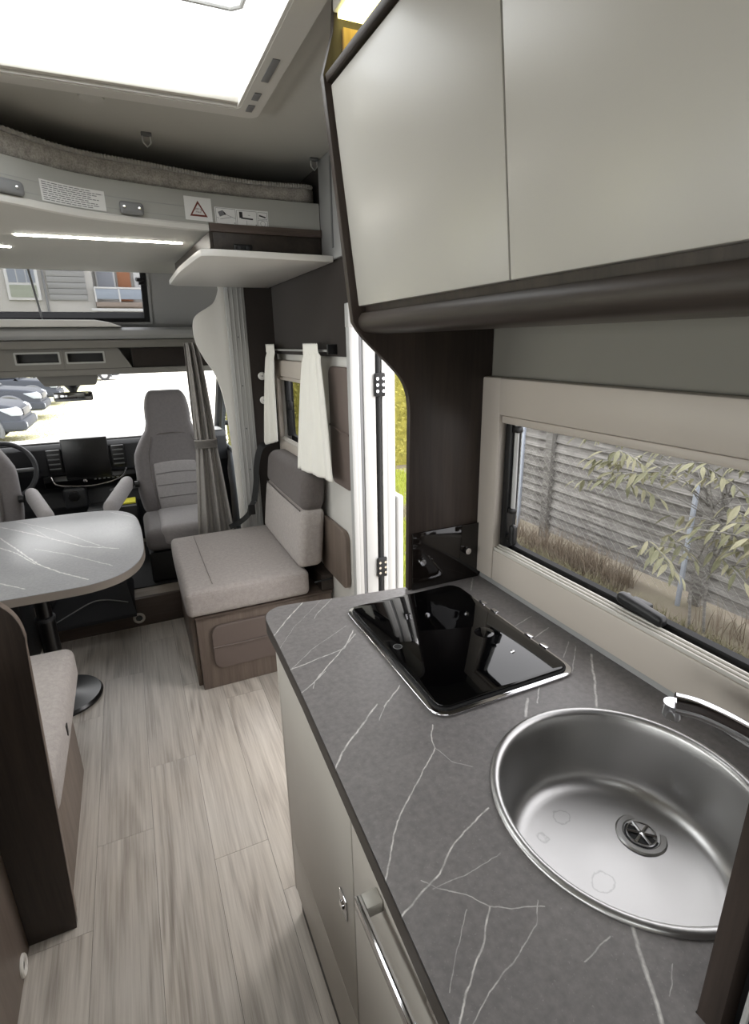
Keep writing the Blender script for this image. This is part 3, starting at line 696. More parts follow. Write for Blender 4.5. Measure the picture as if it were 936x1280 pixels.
B().box(.462, .60, .22, 1.188, 2.168, 2.219, .003).obj('housing', M['white'], cl)
B().box(.470, .545, .225, 1.184, 2.158, 2.1675, .002).obj('diffuser', M['ledyel'], cl)
# tall unit beside the viewer
tu = thing('tall_unit', 'tall dark oak fridge unit at the right foreground edge', 'cabinet', (.66, -.1, 0))
B().box(.440, .876, .178, .2005, .001, 2.21, .002).obj('side_panel', M['wooddark'], tu)
B().box(.462, .876, -.55, .177, .001, 2.21).obj('carcass', M['black'], tu)
B().box(.450, .4615, -.54, .150, .08, 1.2, .003).obj('fridge_door', M['black'], tu)
B().cyl((.448, .164, .08), (.448, .164, 1.9), .003, n=8).obj('edge_trim', M['alu'], tu)

# ================================================================== LOUNGE
bn = thing('bench', 'side-facing oak lounge bench base with brown vinyl pocket', 'bench', (.45, 2.65, 0))
B().box(.131, .785, 2.300, 2.318, .001, .372, .002).obj('front_board', M['woodmid'], bn)
B().box(.112, .130, 2.345, 3.085, .001, .372, .002).obj('side_board', M['woodmid'], bn)
B().box(.131, .785, 2.319, 3.085, .001, .365).obj('carcass', M['woodmid'], bn)
B().box(.128, .788, 2.292, 3.085, .3725, .386, .002).obj('top_board', M['woodmid_x'], bn)
pk = B().prism(rrect(.190, .640, .105, .330, .045), 'xz', 2.284, 2.2995, .006, 3).obj('pocket', M['pocket'], bn)
B().tube([(.192, 2.284, .222), (.30, 2.280, .221), (.45, 2.279, .222), (.638, 2.284, .223)], .004, 6).obj('pocket_hem', M['pocket'], pk)
B().box(.735, .798, 2.30, 3.05, .3865, .47, .004).obj('back_support', M['wooddark_y'], bn)
B().tube([(.70, 2.305, .440), (.76, 2.297, .446), (.79, 2.30, .448)], .005, 6).obj('support_strap', M['black'], bn)
cu = thing('seat_cushion', 'light grey fabric seat cushion on the lounge bench', 'cushion', (.4, 2.65, .39))
def sxf(x, y, z): return (x - .012 * max(0, (2.5 - y)) * 0, y, z)
B().pillow((.098, 2.285, .3875), (.672, 3.078, .518), .028, (.004, .004, .010), 10).obj('cover', M['seatfab'], cu)
B().tube([(.225, 2.33, .5245), (.222, 2.6, .5285), (.222, 3.02, .5265)], .0018, 6).obj('seam', M['seamgrey'], cu)
B().tube([(.106, 2.291, .500), (.14, 2.287, .503), (.64, 2.287, .503), (.662, 2.295, .500)], .002, 6).obj('piping', M['seatfab'], cu)
bc = thing('back_cushion', 'two-tone grey backrest cushion of the lounge bench', 'cushion', (.72, 2.65, .5))
def bxf(x, y, z):
    t = (z - .47) / .5; return (x + .048 * t + (.012 if x < .72 else 0) * t, y + .02 * t * (1 if y < 2.6 else -1) * .4, z)
def half(z0, z1, name, mat, top):
    b = B(); b.pillow((.618, 2.296, z0), (.742, 3.02, z1), .045 if top else .03, (.010, .004, .004), 9, bxf); return b.obj(name, mat, bc)
half(.525, .812, 'lower_cover', M['seatfab'], False)
half(.800, .985, 'upper_cover', M['seatdark'], True)
b = B(); b.tube([bxf(.618, 2.33, .806), bxf(.614, 2.66, .806), bxf(.618, 2.99, .806)], .003, 6); b.obj('seam', M['seatdark'], bc)
sb = thing('seat_belt', 'black seat belt hanging over the bench backrest', 'belt', (.66, 3.0, .55))
def strap(pts, wdt, th=.002):
    pts = [Vector(p) for p in catmull(pts, 6)]; V = []; F = []
    for i, p in enumerate(pts):
        t = (pts[min(i + 1, len(pts) - 1)] - pts[max(i - 1, 0)]).normalized(); s_ = t.cross(Vector((-.6, -.8, 0))).normalized(); nn = s_.cross(t)
        for a, c in ((-1, -1), (1, -1), (1, 1), (-1, 1)): V.append(p + s_ * a * wdt / 2 + nn * c * th / 2)
    for i in range(len(pts) - 1):
        for j in range(4): F.append((i * 4 + j, i * 4 + (j + 1) % 4, i * 4 + 4 + (j + 1) % 4, i * 4 + 4 + j))
    F += [(0, 1, 2, 3), tuple(len(V) - 4 + q for q in (0, 1, 2, 3))]
    return B().add(V, F)
strap([(.70, 3.05, 1.015), (.655, 3.03, 1.005), (.632, 3.035, .96), (.615, 3.042, .88), (.605, 3.044, .78), (.585, 3.044, .68)], .036).obj('webbing', M['beltm'], sb)
strap([(.585, 3.046, .68), (.560, 3.047, .64), (.548, 3.049, .605), (.50, 3.052, .565), (.43, 3.054, .538)], .03).obj('lap_webbing', M['beltm'], sb)
B().box(.545, .585, 3.030, 3.045, .60, .66, .004).obj('buckle', M['black'], sb)
# wall pockets
w1p = tag(B().prism(rrect(1.985, 2.215, .965, 1.468, .04), 'yz', .7835, .7990, .006, 3).obj('wall_pocket', M['pocket']), 'tall brown vinyl wall pocket between curtain and entrance door', 'pocket')
B().tube([(.7835, 1.99, 1.205), (.779, 2.08, 1.208), (.7835, 2.212, 1.222)], .005, 6).obj('pocket_hem', M['pocket'], w1p)
tag(B().prism(rrect(2.055, 2.40, .485, .762, .045), 'yz', .777, .7995, .004, 3).obj('wood_pocket', M['woodmid']), 'dark oak storage flap on the white wall beside bench', 'flap')
# curtain rod, white curtains
rd = thing('curtain_rod', 'thin steel curtain rod above the lounge window', 'rod', (.75, 2.7, 1.53))
B().cyl((.755, 2.105, 1.530), (.755, 3.092, 1.530), .005, n=10).obj('rod', M['alu'], rd)
for y in (2.11, 3.088): B().box(.749, .789, y - .008, y + .008, 1.515, 1.555, .002).obj('bracket', M['black'], rd)
def curtain(name, label, group, top, bot, ztop, zb, folds, mat, amp, seed=0):
    '''top and bottom edges as (X, Y) of the near and far corner; zb the bottom heights'''
    rr = random.Random(seed); ph = [rr.uniform(0, 6) for _ in range(4)]
    def fn(u, v):
        e = min(1, max(0, (v - .05) / .95)) ** .75
        x = (top[0][0] + (top[1][0] - top[0][0]) * u) * (1 - e) + (bot[0][0] + (bot[1][0] - bot[0][0]) * u) * e
        y = (top[0][1] + (top[1][1] - top[0][1]) * u) * (1 - e) + (bot[0][1] + (bot[1][1] - bot[0][1]) * u) * e
        z = ztop + (zb[0] + (zb[1] - zb[0]) * u - ztop) * v
        if v < .07: am, wv = .003, math.sin(u * folds * 6 * PI)
        else: am, wv = amp * (.5 + .6 * v), math.sin(u * folds * 2 * PI + ph[0] + .5 * v) + .3 * math.sin(u * folds * 4.3 * PI + ph[1] + v)
        pinch = .5 * math.exp(-((v - .085) / .02) ** 2)
        return (x - am * wv - .010 * (1 - pinch) * (1 - v), y, z + (.004 * math.sin(u * 17 + ph[2]) * v) + (.005 * abs(math.sin(u * folds * 6 * PI)) if v < .02 else 0))
    o = B().grid(fn, 72, 48).obj(name, mat, angle=2.0); s_ = o.modifiers.new('solid', 'SOLIDIFY'); s_.thickness = .0015
    return tag(o, label, 'curtain', group)
curtain('window_curtain', 'white curtain at the left end of the lounge rod', 'white lounge curtains', ((.738, 2.88), (.738, 3.06)), ((.735, 2.955), (.672, 3.06)), 1.556, (1.035, 1.005), 2.5, M['curt'], .010, 1)
curtain('window_curtain', 'long white curtain at the right end of the lounge rod', 'white lounge curtains', ((.738, 2.165), (.738, 2.37)), ((.735, 2.065), (.690, 2.44)), 1.556, (.998, .992), 3.0, M['curt'], .012, 2)
for z, lb in ((1.389, 'upper white round knob on the brown felt divider'), (1.255, 'lower white round knob on the brown felt divider')):
    k = thing('round_knob', lb, 'knob', (.70, 3.09, z), 'white knobs on the felt divider')
    B().lathe([(0, -.018), (.016, -.017), (.022, -.011), (.022, -.006), (.014, 0)], (.700, 3.0995, z), 24, 'y').obj('cap', M['white'], k)
    B().lathe([(0, -.0195), (.0035, -.019), (.004, -.017)], (.700, 3.0995, z), 10, 'y').obj('screw', M['midgrey'], k)
# cab privacy curtain with tieback
def cabfn(u, v):
    p = cabfn0(u, v); return (p[0] * .982, p[1] - .06, p[2])
def cabfn0(u, v):
    z = 1.575 + (.44 - 1.575) * v
    tie = math.exp(-((v - .49) / .10) ** 2)
    l = (.318 + (.315 - .318) * v / .5) if v < .5 else .315 - .05 * ((v - .5) / .5)
    r = (.382 + (.430 - .382) * (v / .5) ** .7) if v < .5 else .430 + .055 * ((v - .5) / .5)
    am = .020 * (1 - .6 * tie)
    return (l + (r - l) * u, 3.245 + am * math.sin(u * 5.2 * PI + .6) + .010 * math.sin(u * 11 * PI + v * 3), z)
cc = thing('cab_curtain', 'gathered grey brown cab curtain with tieback beside passenger seat', 'curtain', (.38, 3.24, .45))
o = B().grid(cabfn, 64, 40).obj('drape', M['cabcurt'], cc, angle=2.0); o.modifiers.new('solid', 'SOLIDIFY').thickness = .003
b = B(); zt = 1.02

for k in range(7): b.tube([(.366 + .060 * math.cos(t), 3.185 + .030 * math.sin(t), zt - .02 + .007 * k) for t in [2 * PI * i / 24 for i in range(24)]], .005, 6, closed=True); b.obj('tieback', M['cabcurt'], cc)
# table
TVE = [([(-.673, 3.04), (-.508, 2.843), (-.282, 2.548), (-.137, 2.448)], .006, .9), ([(-.8, 3.05), (-.641, 2.849), (-.434, 2.401), (-.343, 2.264), (-.24, 2.142)], .006, .95),
       ([(-.75, 2.85), (-.616, 2.699), (-.537, 2.587), (-.444, 2.406)], .005, .8), ([(-.613, 3.104), (-.419, 2.863), (-.288, 2.648), (-.192, 2.491)], .005, .6),
       ([(-.468, 2.606), (-.329, 2.464), (-.156, 2.246)], .005, .55), ([(-.18, 3.06), (-.049, 2.886)], .004, .7), ([(-.541, 2.251), (-.448, 2.153)], .005, .7), ([(-.551, 3.0), (-.415, 2.713), (-.344, 2.657)], .004, .45)]
M['table'] = marble('grey_marbled_table', (146, 146, 147), (128, 128, 130), (226, 224, 220), TVE, .012, .35, .7)
tbp = catmull([(-.36, 3.128), (-.22, 3.110), (-.12, 3.045), (-.062, 2.93), (-.040, 2.75), (-.034, 2.50), (-.040, 2.34), (-.075, 2.215), (-.14, 2.130), (-.23, 2.088), (-.33, 2.080)], 4)
tb_ = thing('dinette_table', 'grey marbled dinette table with rounded end on black pedestal', 'table', (-.5, 2.5, 0))
B().prism([(-1.24, 2.080)] + [(-1.24, 3.130)] + tbp, 'xy', .686, .7195, .0015).obj('tabletop', M['table'], tb_)
B().prism([(x - .0, y) for x, y in [(-1.24, 2.083), (-1.24, 3.128)] + [(x - .003, y) for x, y in tbp]], 'xy', .6855, .686).obj('underside', M['midgrey'], tb_)
bnd = tbp + [(-.6, 2.080), (-1.24, 2.080)]; n = len(bnd); V = []
for x, y in bnd:
    c = Vector((x + .6, y - 2.6, 0)).normalized() * .0015; V += [(x + c.x, y + c.y, .6865), (x + c.x, y + c.y, .7175)]
B().add(V, [(2 * i, 2 * i + 2, 2 * i + 3, 2 * i + 1) for i in range(n - 1)]).obj('edge_band', plain('taupe_edge', (120, 112, 104), .5), tb_)
B().lathe([(.036, .03), (.036, .42), (.031, .425), (.031, .685)], (-.475, 2.52, 0), 28).obj('column', M['blacks'], tb_)
B().lathe([(.0365, .415), (.040, .417), (.040, .432), (.0315, .434)], (-.475, 2.52, 0), 28).obj('collar', M['dash'], tb_)
B().lathe([(0, .001), (.165, .001), (.168, .012), (.160, .024), (.06, .034), (.036, .04), (0, .04)], (-.475, 2.52, 0), 40).obj('foot_disc', M['blacks'], tb_)
# front-facing seat behind the partition at left
pt = thing('partition', 'dark oak partition panel with rounded top at the left', 'panel', (-.4, 1.35, 0))
ppts = [(-.345, .001), (-.3415, .04), (-.304, .895)] + catmull([(-.302, .915), (-.308, .958), (-.326, .995), (-.355, 1.022), (-.395, 1.034)], 4)
B().prism([(-1.39, .001)] + ppts + [(-1.39, 1.034)], 'xz', 1.337, 1.361, .001).obj('board', M['wooddark'], pt)
V = []
for x, z in ppts[1:]: V += [(x + .0012, 1.338, z + .0006), (x + .0012, 1.360, z + .0006)]
B().add(V, [(2 * i, 2 * i + 1, 2 * i + 3, 2 * i + 2) for i in range(len(ppts) - 2)]).obj('edge_band', M['woodmid'], pt)
ds = thing('dinette_bench', 'oak dinette bench base behind the dark partition', 'bench', (-.7, 1.7, 0))
B().box(-1.38, -.362, 1.363, 1.985, .001, .355, .002).obj('base', M['woodmid'], ds)
dc = thing('dinette_cushion', 'light grey cushion of the dinette seat with black tag', 'cushion', (-.7, 1.75, .36))
B().pillow((-1.37, 1.366, .357), (-.325, 2.085, .492), .032, (.004, .004, .012), 10).obj('cover', M['seatfab'], dc)
B().box(-.3225, -.3185, 1.640, 1.658, .415, .450, .0005).obj('tag', M['black'], dc)
db = tag(B().pillow((-1.33, 1.364, .510), (-.40, 1.48, 1.0), .04, (.0, .012, .0), 8).obj('bench_cushion', M['seatdark']), 'dark grey backrest cushion of the dinette seat against the partition', 'cushion')
# left foreground cabinet, height kept low so light from the left windows passes
bcb = thing('low_cabinet', 'brown oak cabinet at the left foreground with white vent, kept low for daylight', 'cabinet', (-.6, .6, 0))
B().box(-1.39, -.460, -.9, 1.335, .001, .90, .002).obj('board', M['woodmid'], bcb)
B().lathe([(.012, .002), (.016, .006), (.024, .007), (.0275, .004), (.0280, 0)], (-.460, 1.262, .033), 30, 'x').obj('vent_ring', M['vent'], bcb)
B().lathe([(0, .001), (.0125, .001)], (-.460, 1.262, .033), 20, 'x').obj('vent_bore', M['black'], bcb)
tag(B().box(-1.22, -.62, 2.80, 3.09, .001, .42, .015).obj('black_box', M['black']), 'black box under the dinette table by the riser', 'box')  # plain black box added to fill the space under the table
# round heater vent in the riser, black pedestal step
rv = thing('riser_vent', 'white round air vent in the oak step riser', 'vent', (-.128, 3.09, .052))
B().lathe([(.018, -.003), (.021, -.008), (.029, -.008), (.033, -.003), (.033, 0)], (-.128, 3.0995, .052), 30, 'y').obj('ring', M['vent'], rv)
b = B()
for k in range(5): b.box(-.144, -.112, 3.0945, 3.0985, .040 + .006 * k, .0425 + .006 * k)
b.obj('slats', M['midgrey'], rv)
ps = thing('pedestal_cover', 'black plastic pedestal step cover in front of the cab', 'cover', (-.35, 3.1, 0))
def pedx(z): return .0
b = B(); 
V = [(-.585, 3.035, .098), (-.135, 3.035, .098), (-.585, 3.035, .118), (-.135, 3.035, .118), (-.505, 3.15, .258), (-.165, 3.15, .258), (-.505, 3.40, .258), (-.165, 3.40, .258), (-.585, 3.40, .172), (-.135, 3.40, .172), (-.585, 3.0985, .098), (-.135, 3.0985, .098), (-.585, 3.0985, .172), (-.135, 3.0985, .172)]
b.add(V, [(0, 1, 3, 2), (2, 3, 5, 4), (4, 5, 7, 6), (6, 7, 9, 8), (0, 10, 11, 1), (10, 12, 13, 11), (12, 8, 9, 13), (0, 2, 4, 12, 10), (4, 6, 8, 12), (1, 11, 13, 5, 3), (5, 13, 9, 7)])
b.obj('cover_shell', M['dash'], ps)
B().box(-.50, -.17, 3.20, 3.40, .2585, .42, .01).obj('upper_box', M['black'], ps)
B().tube(catmull([(-.53, 3.052, .143), (-.45, 3.076, .172), (-.37, 3.098, .199), (-.32, 3.104, .206), (-.26, 3.098, .199), (-.17, 3.078, .175)], 5), .0035, 6).obj('raised_rib', M['grey_pl'], ps)
B().lathe([(.012, 0), (.0125, .002), (.016, .002), (.0165, 0)], (-.335, 3.137, .2445), 20).obj('screw_cap', M['dash'], ps)

# ================================================================== DROP-DOWN BED
RX = [-1.38, -.8, -.45, -.25, -.06, .15, .36, .60, .792]; RY = [1.75, 1.75, 1.82, 1.95, 2.085, 2.15, 2.188, 2.20, 2.20]
RC = catmull(list(zip(RX, RY)), 8)
def railY(x):
    for (a, b_), (c, d_) in zip(RC, RC[1:]):
        if a <= x <= c: return b_ + (d_ - b_) * (x - a) / max(1e-9, c - a)
    return RC[-1][1]
def along(x0, x1, n): return [x0 + (x1 - x0) * i / n for i in range(n + 1)]
def swept(prof, x0, x1, n):
    """profile (dy, z) swept along the curved bed rail"""
    V = []; k = len(prof)
    for x in along(x0, x1, n):
        y = railY(x)
        for dy_, z in prof: V.append((x, y + dy_, z))
    F = [(i * k + j, (i + 1) * k + j, (i + 1) * k + (j + 1) % k, i * k + (j + 1) % k) for i in range(n) for j in range(k)]
    F += [tuple(range(k))[::-1], tuple(range(n * k, n * k + k))]
    return B().add(V, F)
bd = thing('drop_down_bed', 'grey drop-down bed with curved front rail under the ceiling', 'bed', (0, 2.6, 1.95))
swept([(0, 1.958), (.030, 1.958), (.030, 2.074), (.004, 2.074), (0, 2.066)], -1.38, .345, 50).obj('front_rail', M['rail'], bd)
swept([(0, 1.979), (.030, 1.979), (.030, 2.074), (.004, 2.074), (0, 2.066)], .3455, .772, 20).obj('front_rail', M['rail'], bd)
swept([(-.007, 1.952), (.02, 1.952), (.02, 1.968), (-.004, 1.972), (-.008, 1.966)], -1.38, .345, 50).obj('rail_lip', M['white'], bd)
for z in (1.988, 2.022): swept([(-.0008, z), (.002, z), (.002, z + .002), (-.0008, z + .002)], -1.38, .50, 40).obj('groove', M['grey_pl'], bd)
und = [(x, railY(x) + .031) for x in along(-1.37, .77, 40)]
B().prism(und + [(.77, 3.55), (-1.37, 3.55)], 'xy', 1.960, 1.972).obj('underside', M['ceiling'], bd)
B().box(-.30, .285, 2.505, 2.517, 1.9555, 1.9598, .001).obj('led_strip', M['led'], bd)
B().box(-1.2, -.355, 2.80, 2.812, 1.9555, 1.9598, .001).obj('led_strip', M['led'], bd)
def handle(x0, x1, z):
    ys = railY((x0 + x1) / 2); sl = (railY(x1) - railY(x0)) / (x1 - x0)
    f = lambda x, y, z_: (x, y + (x - (x0 + x1) / 2) * sl, z_)
    h = B().pillow((x0, ys - .022, z - .019), (x1, ys - .0018, z + .019), .010, (0, 0, 0), 4, f).obj('grip', M['midgrey2'], bd)
    for x in (x0 + .014, x1 - .014):
        c = f(x, ys - .0222, z); B().lathe([(0, -.0035), (.004, -.003), (.005, 0)], c, 10, 'y').obj('grip_screw', M['chrome'], h)
handle(-.262, -.190, 1.992); handle(.058, .132, 1.994)
def sticker(name, x0, x1, z0, z1, mat, off=.0024, n=6, parent=None, sl0=0.):
    V = []; 
    for x in along(x0, x1, n):
        y = railY(x) - off
        V += [(x, y, z0), (x, y, z1), (x, y + .0006, z1), (x, y + .0006, z0)]
    F = [(i * 4 + j, (i + 1) * 4 + j, (i + 1) * 4 + (j + 1) % 4, i * 4 + (j + 1) % 4) for i in range(n) for j in range(4)] + [(3, 2, 1, 0), tuple(n * 4 + j for j in range(4))]
    return B().add(V, F).obj(name, mat, parent)
inf = tag(sticker('instruction_sticker', -.152, .018, 1.977, 2.034, M['paper']), 'large white instruction sticker full of text lines on bed rail', 'sticker')
b = B(); rr = random.Random(3)
for r_ in range(9):
    z = 2.0285 - r_ * .0058; x = -.147; xe = rr.choice((-.005, -.02, .0, .012, -.03))
    while x < xe:
        x2 = min(x + rr.uniform(.006, .016), xe); ya, yb = railY(x) - .003, railY(x2) - .003
        b.add([(x, ya, z - .0012), (x2, yb, z - .0012), (x2, yb, z + .0010), (x, ya, z + .0010)], [(0, 1, 2, 3)]); x = x2 + .0022
b.obj('text_lines', M['print'], inf)
wn = tag(sticker('warning_sticker', .268, .362, 1.982, 2.056, M['paper']), 'square sticker with brown red warning triangle on bed rail', 'sticker')
def tri(cx, cz, h, wdt, off, n=1): return [(cx - wdt / 2, cz - h / 2), (cx + wdt / 2, cz - h / 2), (cx, cz + h / 2)]
b = B(); o3, i3 = tri(.315, 2.020, .050, .062, 0), tri(.315, 2.018, .034, .044, 0)
V = [(x, railY(x) - .003, z) for x, z in o3 + i3]; b.add(V, [(0, 1, 4, 3), (1, 2, 5, 4), (2, 0, 3, 5)]); b.obj('triangle', M['warnred'], wn)
def text(body, x, z, size, mat, parent, off=.0031, yv=None):
    cu_ = bpy.data.curves.new('lettering', 'FONT'); cu_.body = body; cu_.size = size; cu_.align_x = 'CENTER'; cu_.align_y = 'CENTER'
    t = bpy.data.objects.new('lettering', cu_); C.objects.link(t)
    dg = bpy.context.evaluated_depsgraph_get(); me = bpy.data.meshes.new_from_object(t.evaluated_get(dg)); bpy.data.objects.remove(t)
    V = [(v.co.x + x, railY(v.co.x + x) - off, v.co.y + z) for v in me.vertices]; F = [tuple(p.vertices) for p in me.polygons]
    return B().add(V, F).obj('lettering', mat, parent, smooth=False)
text('200 kg\nMAX', .3155, 2.0135, .0095, M['warnred'], wn)
pc = tag(sticker('pictogram_sticker', .372, .568, 1.975, 2.032, M['paper']), 'long white sticker with black bed and ladder pictograms', 'sticker')
def lines(segs, wdt, mat, name='pictogram', off=.0031):
    b = B()
    for (x0, z0), (x1, z1) in segs:
        d_ = Vector((x1 - x0, z1 - z0)); n_ = Vector((-d_.y, d_.x)).normalized() * wdt / 2
        b.add([(x0 + n_.x, railY(x0) - off, z0 + n_.y), (x1 + n_.x, railY(x1) - off, z1 + n_.y), (x1 - n_.x, railY(x1) - off, z1 - n_.y), (x0 - n_.x, railY(x0) - off, z0 - n_.y)], [(0, 1, 2, 3)])
    return b.obj(name, mat, pc)
def rect(x0, x1, z0, z1): return [((x0, z0), (x1, z0)), ((x1, z0), (x1, z1)), ((x1, z1), (x0, z1)), ((x0, z1), (x0, z0))]
lines(rect(.376, .446, 1.979, 2.029) + rect(.451, .524, 1.978, 2.027) + rect(.529, .564, 2.004, 2.026) + rect(.529, .564, 1.978, 2.000), .0012, M['print'])
for sg in [((.405, 2.012), (.445, 1.999)), ((.39, 1.994), (.43, 2.002)), ((.378, 1.999), (.386, 1.996)), ((.486, 1.996), (.486, 1.980)), ((.492, 2.014), (.50, 2.013))]: lines([sg], .0012, M['print'])
lines([((.386, 2.009), (.404, 2.016))], .016, M['print']); lines([((.404, 2.012), (.408, 2.016))], .012, M['printblack'])
lines([((.466, 2.003), (.466, 2.023))], .012, M['printblack']); lines([((.466, 2.003), (.510, 2.001))], .005, M['printblack']); lines([((.534, 2.016), (.558, 2.010))], .005, M['printblack'])
lines([((.5465 + .009 * math.cos(a), 1.989 + .009 * math.sin(a)), (.5465 + .009 * math.cos(a + .5), 1.989 + .009 * math.sin(a + .5))) for a in [i * PI / 6 for i in range(12)]], .0012, M['print'])
lines([((.4405, 1.984), (.4435, 1.984))], .004, M['print']); lines([((.519, 1.983), (.522, 1.983))], .004, M['print'])
gd = tag(B().box(.775, .789, 1.985, 2.205, 1.862, 2.2185, .003).obj('bed_guide', M['grey_pl']), 'light grey vertical guide board at the right end of bed rail', 'guide')
B().box(.7725, .7748, 2.06, 2.075, 1.90, 2.20, .0005).obj('guide_slot', M['midgrey'], gd)
# mattress
mt = thing('mattress', 'speckled grey mattress with rope piping lying on the drop-down bed', 'mattress', (0, 2.6, 2.075))
def ztop(x): return 2.135 + .018 * math.exp(-((x + .45) / .45) ** 2) + .004 * math.sin(x * 9)
V = []; k = 7
mx = along(-1.36, .765, 60)
for x in mx:
    y = railY(x) + .022; zt_ = ztop(x)
    e = max(0, (x - .72) / .045); y += .02 * e * e
    for dy_, z in ((.02, 2.0755), (.002, 2.085), (0, 2.105), (.003, zt_ - .012), (.014, zt_ - .002), (.04, zt_), (1.2 - (y - 1.75) * .9, zt_)): V.append((x, y + dy_, z))
F = [(i * k + j, (i + 1) * k + j, (i + 1) * k + j + 1, i * k + j + 1) for i in range(60) for j in range(k - 1)] + [tuple(range(k))[::-1], tuple(60 * k + j for j in range(k))]
B().add(V, F).obj('ticking', M['matt'], mt, angle=1.2)
b = B()
cord = [(x, railY(x) + .022 + .02 * max(0, (x - .72) / .045) ** 2 + .006, ztop(x) - .001) for x in along(-1.36, .760, 420)]
b.tube(cord, [.0062 + .0026 * (i % 2) for i in range(len(cord))], 6); b.obj('rope_piping', fabric('grey_cord', (158, 156, 151), .1), mt)
# white tray and oak box under the bed corner
sh = thing('bed_shelf', 'white shelf tray with dark oak fascia under bed corner', 'shelf', (.55, 2.5, 1.85))
tp_ = catmull([(.335, 2.045), (.300, 2.060), (.287, 2.10), (.272, 2.35), (.262, 2.6), (.262, 3.04)], 4)
B().prism([(.774, 2.069)] + tp_ + [(.30, 3.09), (.774, 3.09)], 'xy', 1.851, 1.873, .002).obj('tray', M['white'], sh)
B().box(.358, .772, 2.190, 2.208, 1.8735, 1.9515, .001).obj('oak_fascia', M['wooddark_y'], sh)
B().box(.348, .772, 2.184, 2.208, 1.952, 1.9585, .001).box(.348, .772, 2.184, 2.1975, 1.9585, 1.9785).obj('oak_top_edge', M['woodmid_x'], sh)
B().prism([(.345, 2.19), (.357, 2.19), (.315, 3.05), (.300, 3.05)], 'xy', 1.8735, 1.9505).obj('oak_side', M['wooddark_y'], sh)
b = B(); b.pillow((.425, 2.176, 1.885), (.495, 2.1895, 1.914), .0065, n=3); sp_ = b.obj('light_switch', M['black'], sh)
for x in (.444, .476): B().lathe([(0, -.004), (.007, -.003), (.008, 0)], (x, 2.176, 1.8995), 14, 'y').obj('switch_button', M['dash'], sp_)

# ================================================================== CAB
def cab_seat(name, label, cx, cy_, arm_side, group):
    t = thing(name, label, 'chair', (cx, cy_, .165), group)
    z0 = .165
    # coordinates relative to seat centre; front of the seat looks towards -Y
    def backshape(x, y, z):
        t_ = (z - .50) / .80
        w_ = 1.0 if z < .86 else 1.0 - .42 * min(1, max(0, (z - .86) / .19)) ** 1.3
        if z > 1.13: w_ *= 1 - .22 * ((z - 1.13) / .155) ** 2
        if z < .62: w_ = .92 + .08 * (z - .50) / .12
        return (cx + x * w_, cy_ + y + .10 * t_ + .020 * (x / .25) ** 2 * (-1), z)
    B().pillow((-.245, .10, .48), (.245, .235, 1.285), .055, (.0, .012, .0), 14, backshape).obj('backrest', M['cabgrey'], t)
    def insshape(x, y, z): return backshape(x, y, z + .022 * (1 - (x / .14) ** 2) * max(0, (z - .7) / .2) if z > .7 else z)
    ins = B().pillow((-.135, .086, .52), (.135, .115, .825), .012, (0, .004, 0), 8, insshape).obj('backrest_insert', M['cablight'], t)
    for zz in (.60, .68, .755): B().tube([insshape(x, .084, zz) for x in (-.125, -.06, 0, .06, .125)], .004, 6).obj('stitch', M['cabgrey'], ins)
    B().tube([backshape(x, .078 + .018 * abs(x) / .14, 1.005 + .014 * (1 - (x / .15) ** 2)) for x in (-.175, -.10, 0, .10, .175)], .0035, 6).obj('headrest_seam', M['seatdark'], t)
    for s in (-1, 1): B().tube([backshape(s * q, .083, zz) for q, zz in ((.150, .52), (.155, .75), (.160, .90), (.172, 1.0))], .003, 6).obj('side_seam', M['seatdark'], t)
    def cxf(x, y, z): return (cx + x, cy_ + y, z + .02 * (-(y + .1)) )
    B().pillow((-.245, -.36, .375), (.245, .16, .515), .05, (.0, .0, .010), 9, cxf).obj('seat_cushion', M['cabgrey'], t)
    B().pillow((-.16, -.365, .40), (.16, .12, .531), .04, (.0, .0, .004), 7, cxf).obj('seat_insert', M['cablight'], t)
    B().box(cx - .24, cx + .24, cy_ - .32, cy_ + .24, z0 + .012, .372, .015).obj('pedestal', M['black'], t)
    def axf(x, y, z): return (cx + x + arm_side * (.16 - y) * .32, cy_ + y, z + (y - .1) * .20)
    a0, a1 = ((-.335, -.262) if arm_side < 0 else (.262, .335))
    B().pillow((a0, -.22, .655), (a1, .16, .752), .035, (.002, 0, .003), 5, axf).obj('armrest', M['cablight'], t)
    B().cyl((cx + (a1 if arm_side < 0 else a0), cy_ + .13, .70), (cx + arm_side * .235, cy_ + .13, .70), .022, n=14).obj('armrest_pivot', M['black'], t)
    return t
cab_seat('captain_chair', 'grey swivelled passenger seat beside the gathered cab curtain', .215, 3.60, -1, 'swivelled cab seats')
cab_seat('captain_chair', 'grey swivelled driver seat at the left edge by steering wheel', -.925, 3.55, 1, 'swivelled cab seats')
da = thing('dashboard', 'charcoal dashboard with wide black screen and chrome trim', 'dashboard', (-.33, 4.2, .17))
prof = [(4.46, .935), (4.20, .953), (4.115, .945), (4.085, .915), (4.10, .74), (4.16, .66), (4.18, .60), (4.14, .50), (4.18, .172), (4.46, .172)]
B().prism(prof, 'yz', -1.26, .62, .006).obj('dash_body', M['dash'], da)
B().prism([(4.16, .9545), (4.40, .9405), (4.40, .945), (4.20, .962), (4.13, .957), (4.13, .951)], 'yz', -1.24, .60).obj('dash_top_glare', M['grey_pl'], da)  # light grey stands in for daylight reflecting off the dash top
B().prism([(4.112, .735), (4.075, .735), (4.06, .70), (4.085, .65), (4.16, .645)], 'yz', -.60, .02, .006).obj('control_shelf', M['blacks'], da)
scn = B().box(-.462, -.182, 4.045, 4.070, .705, .982, .006).obj('screen', M['black'], da)
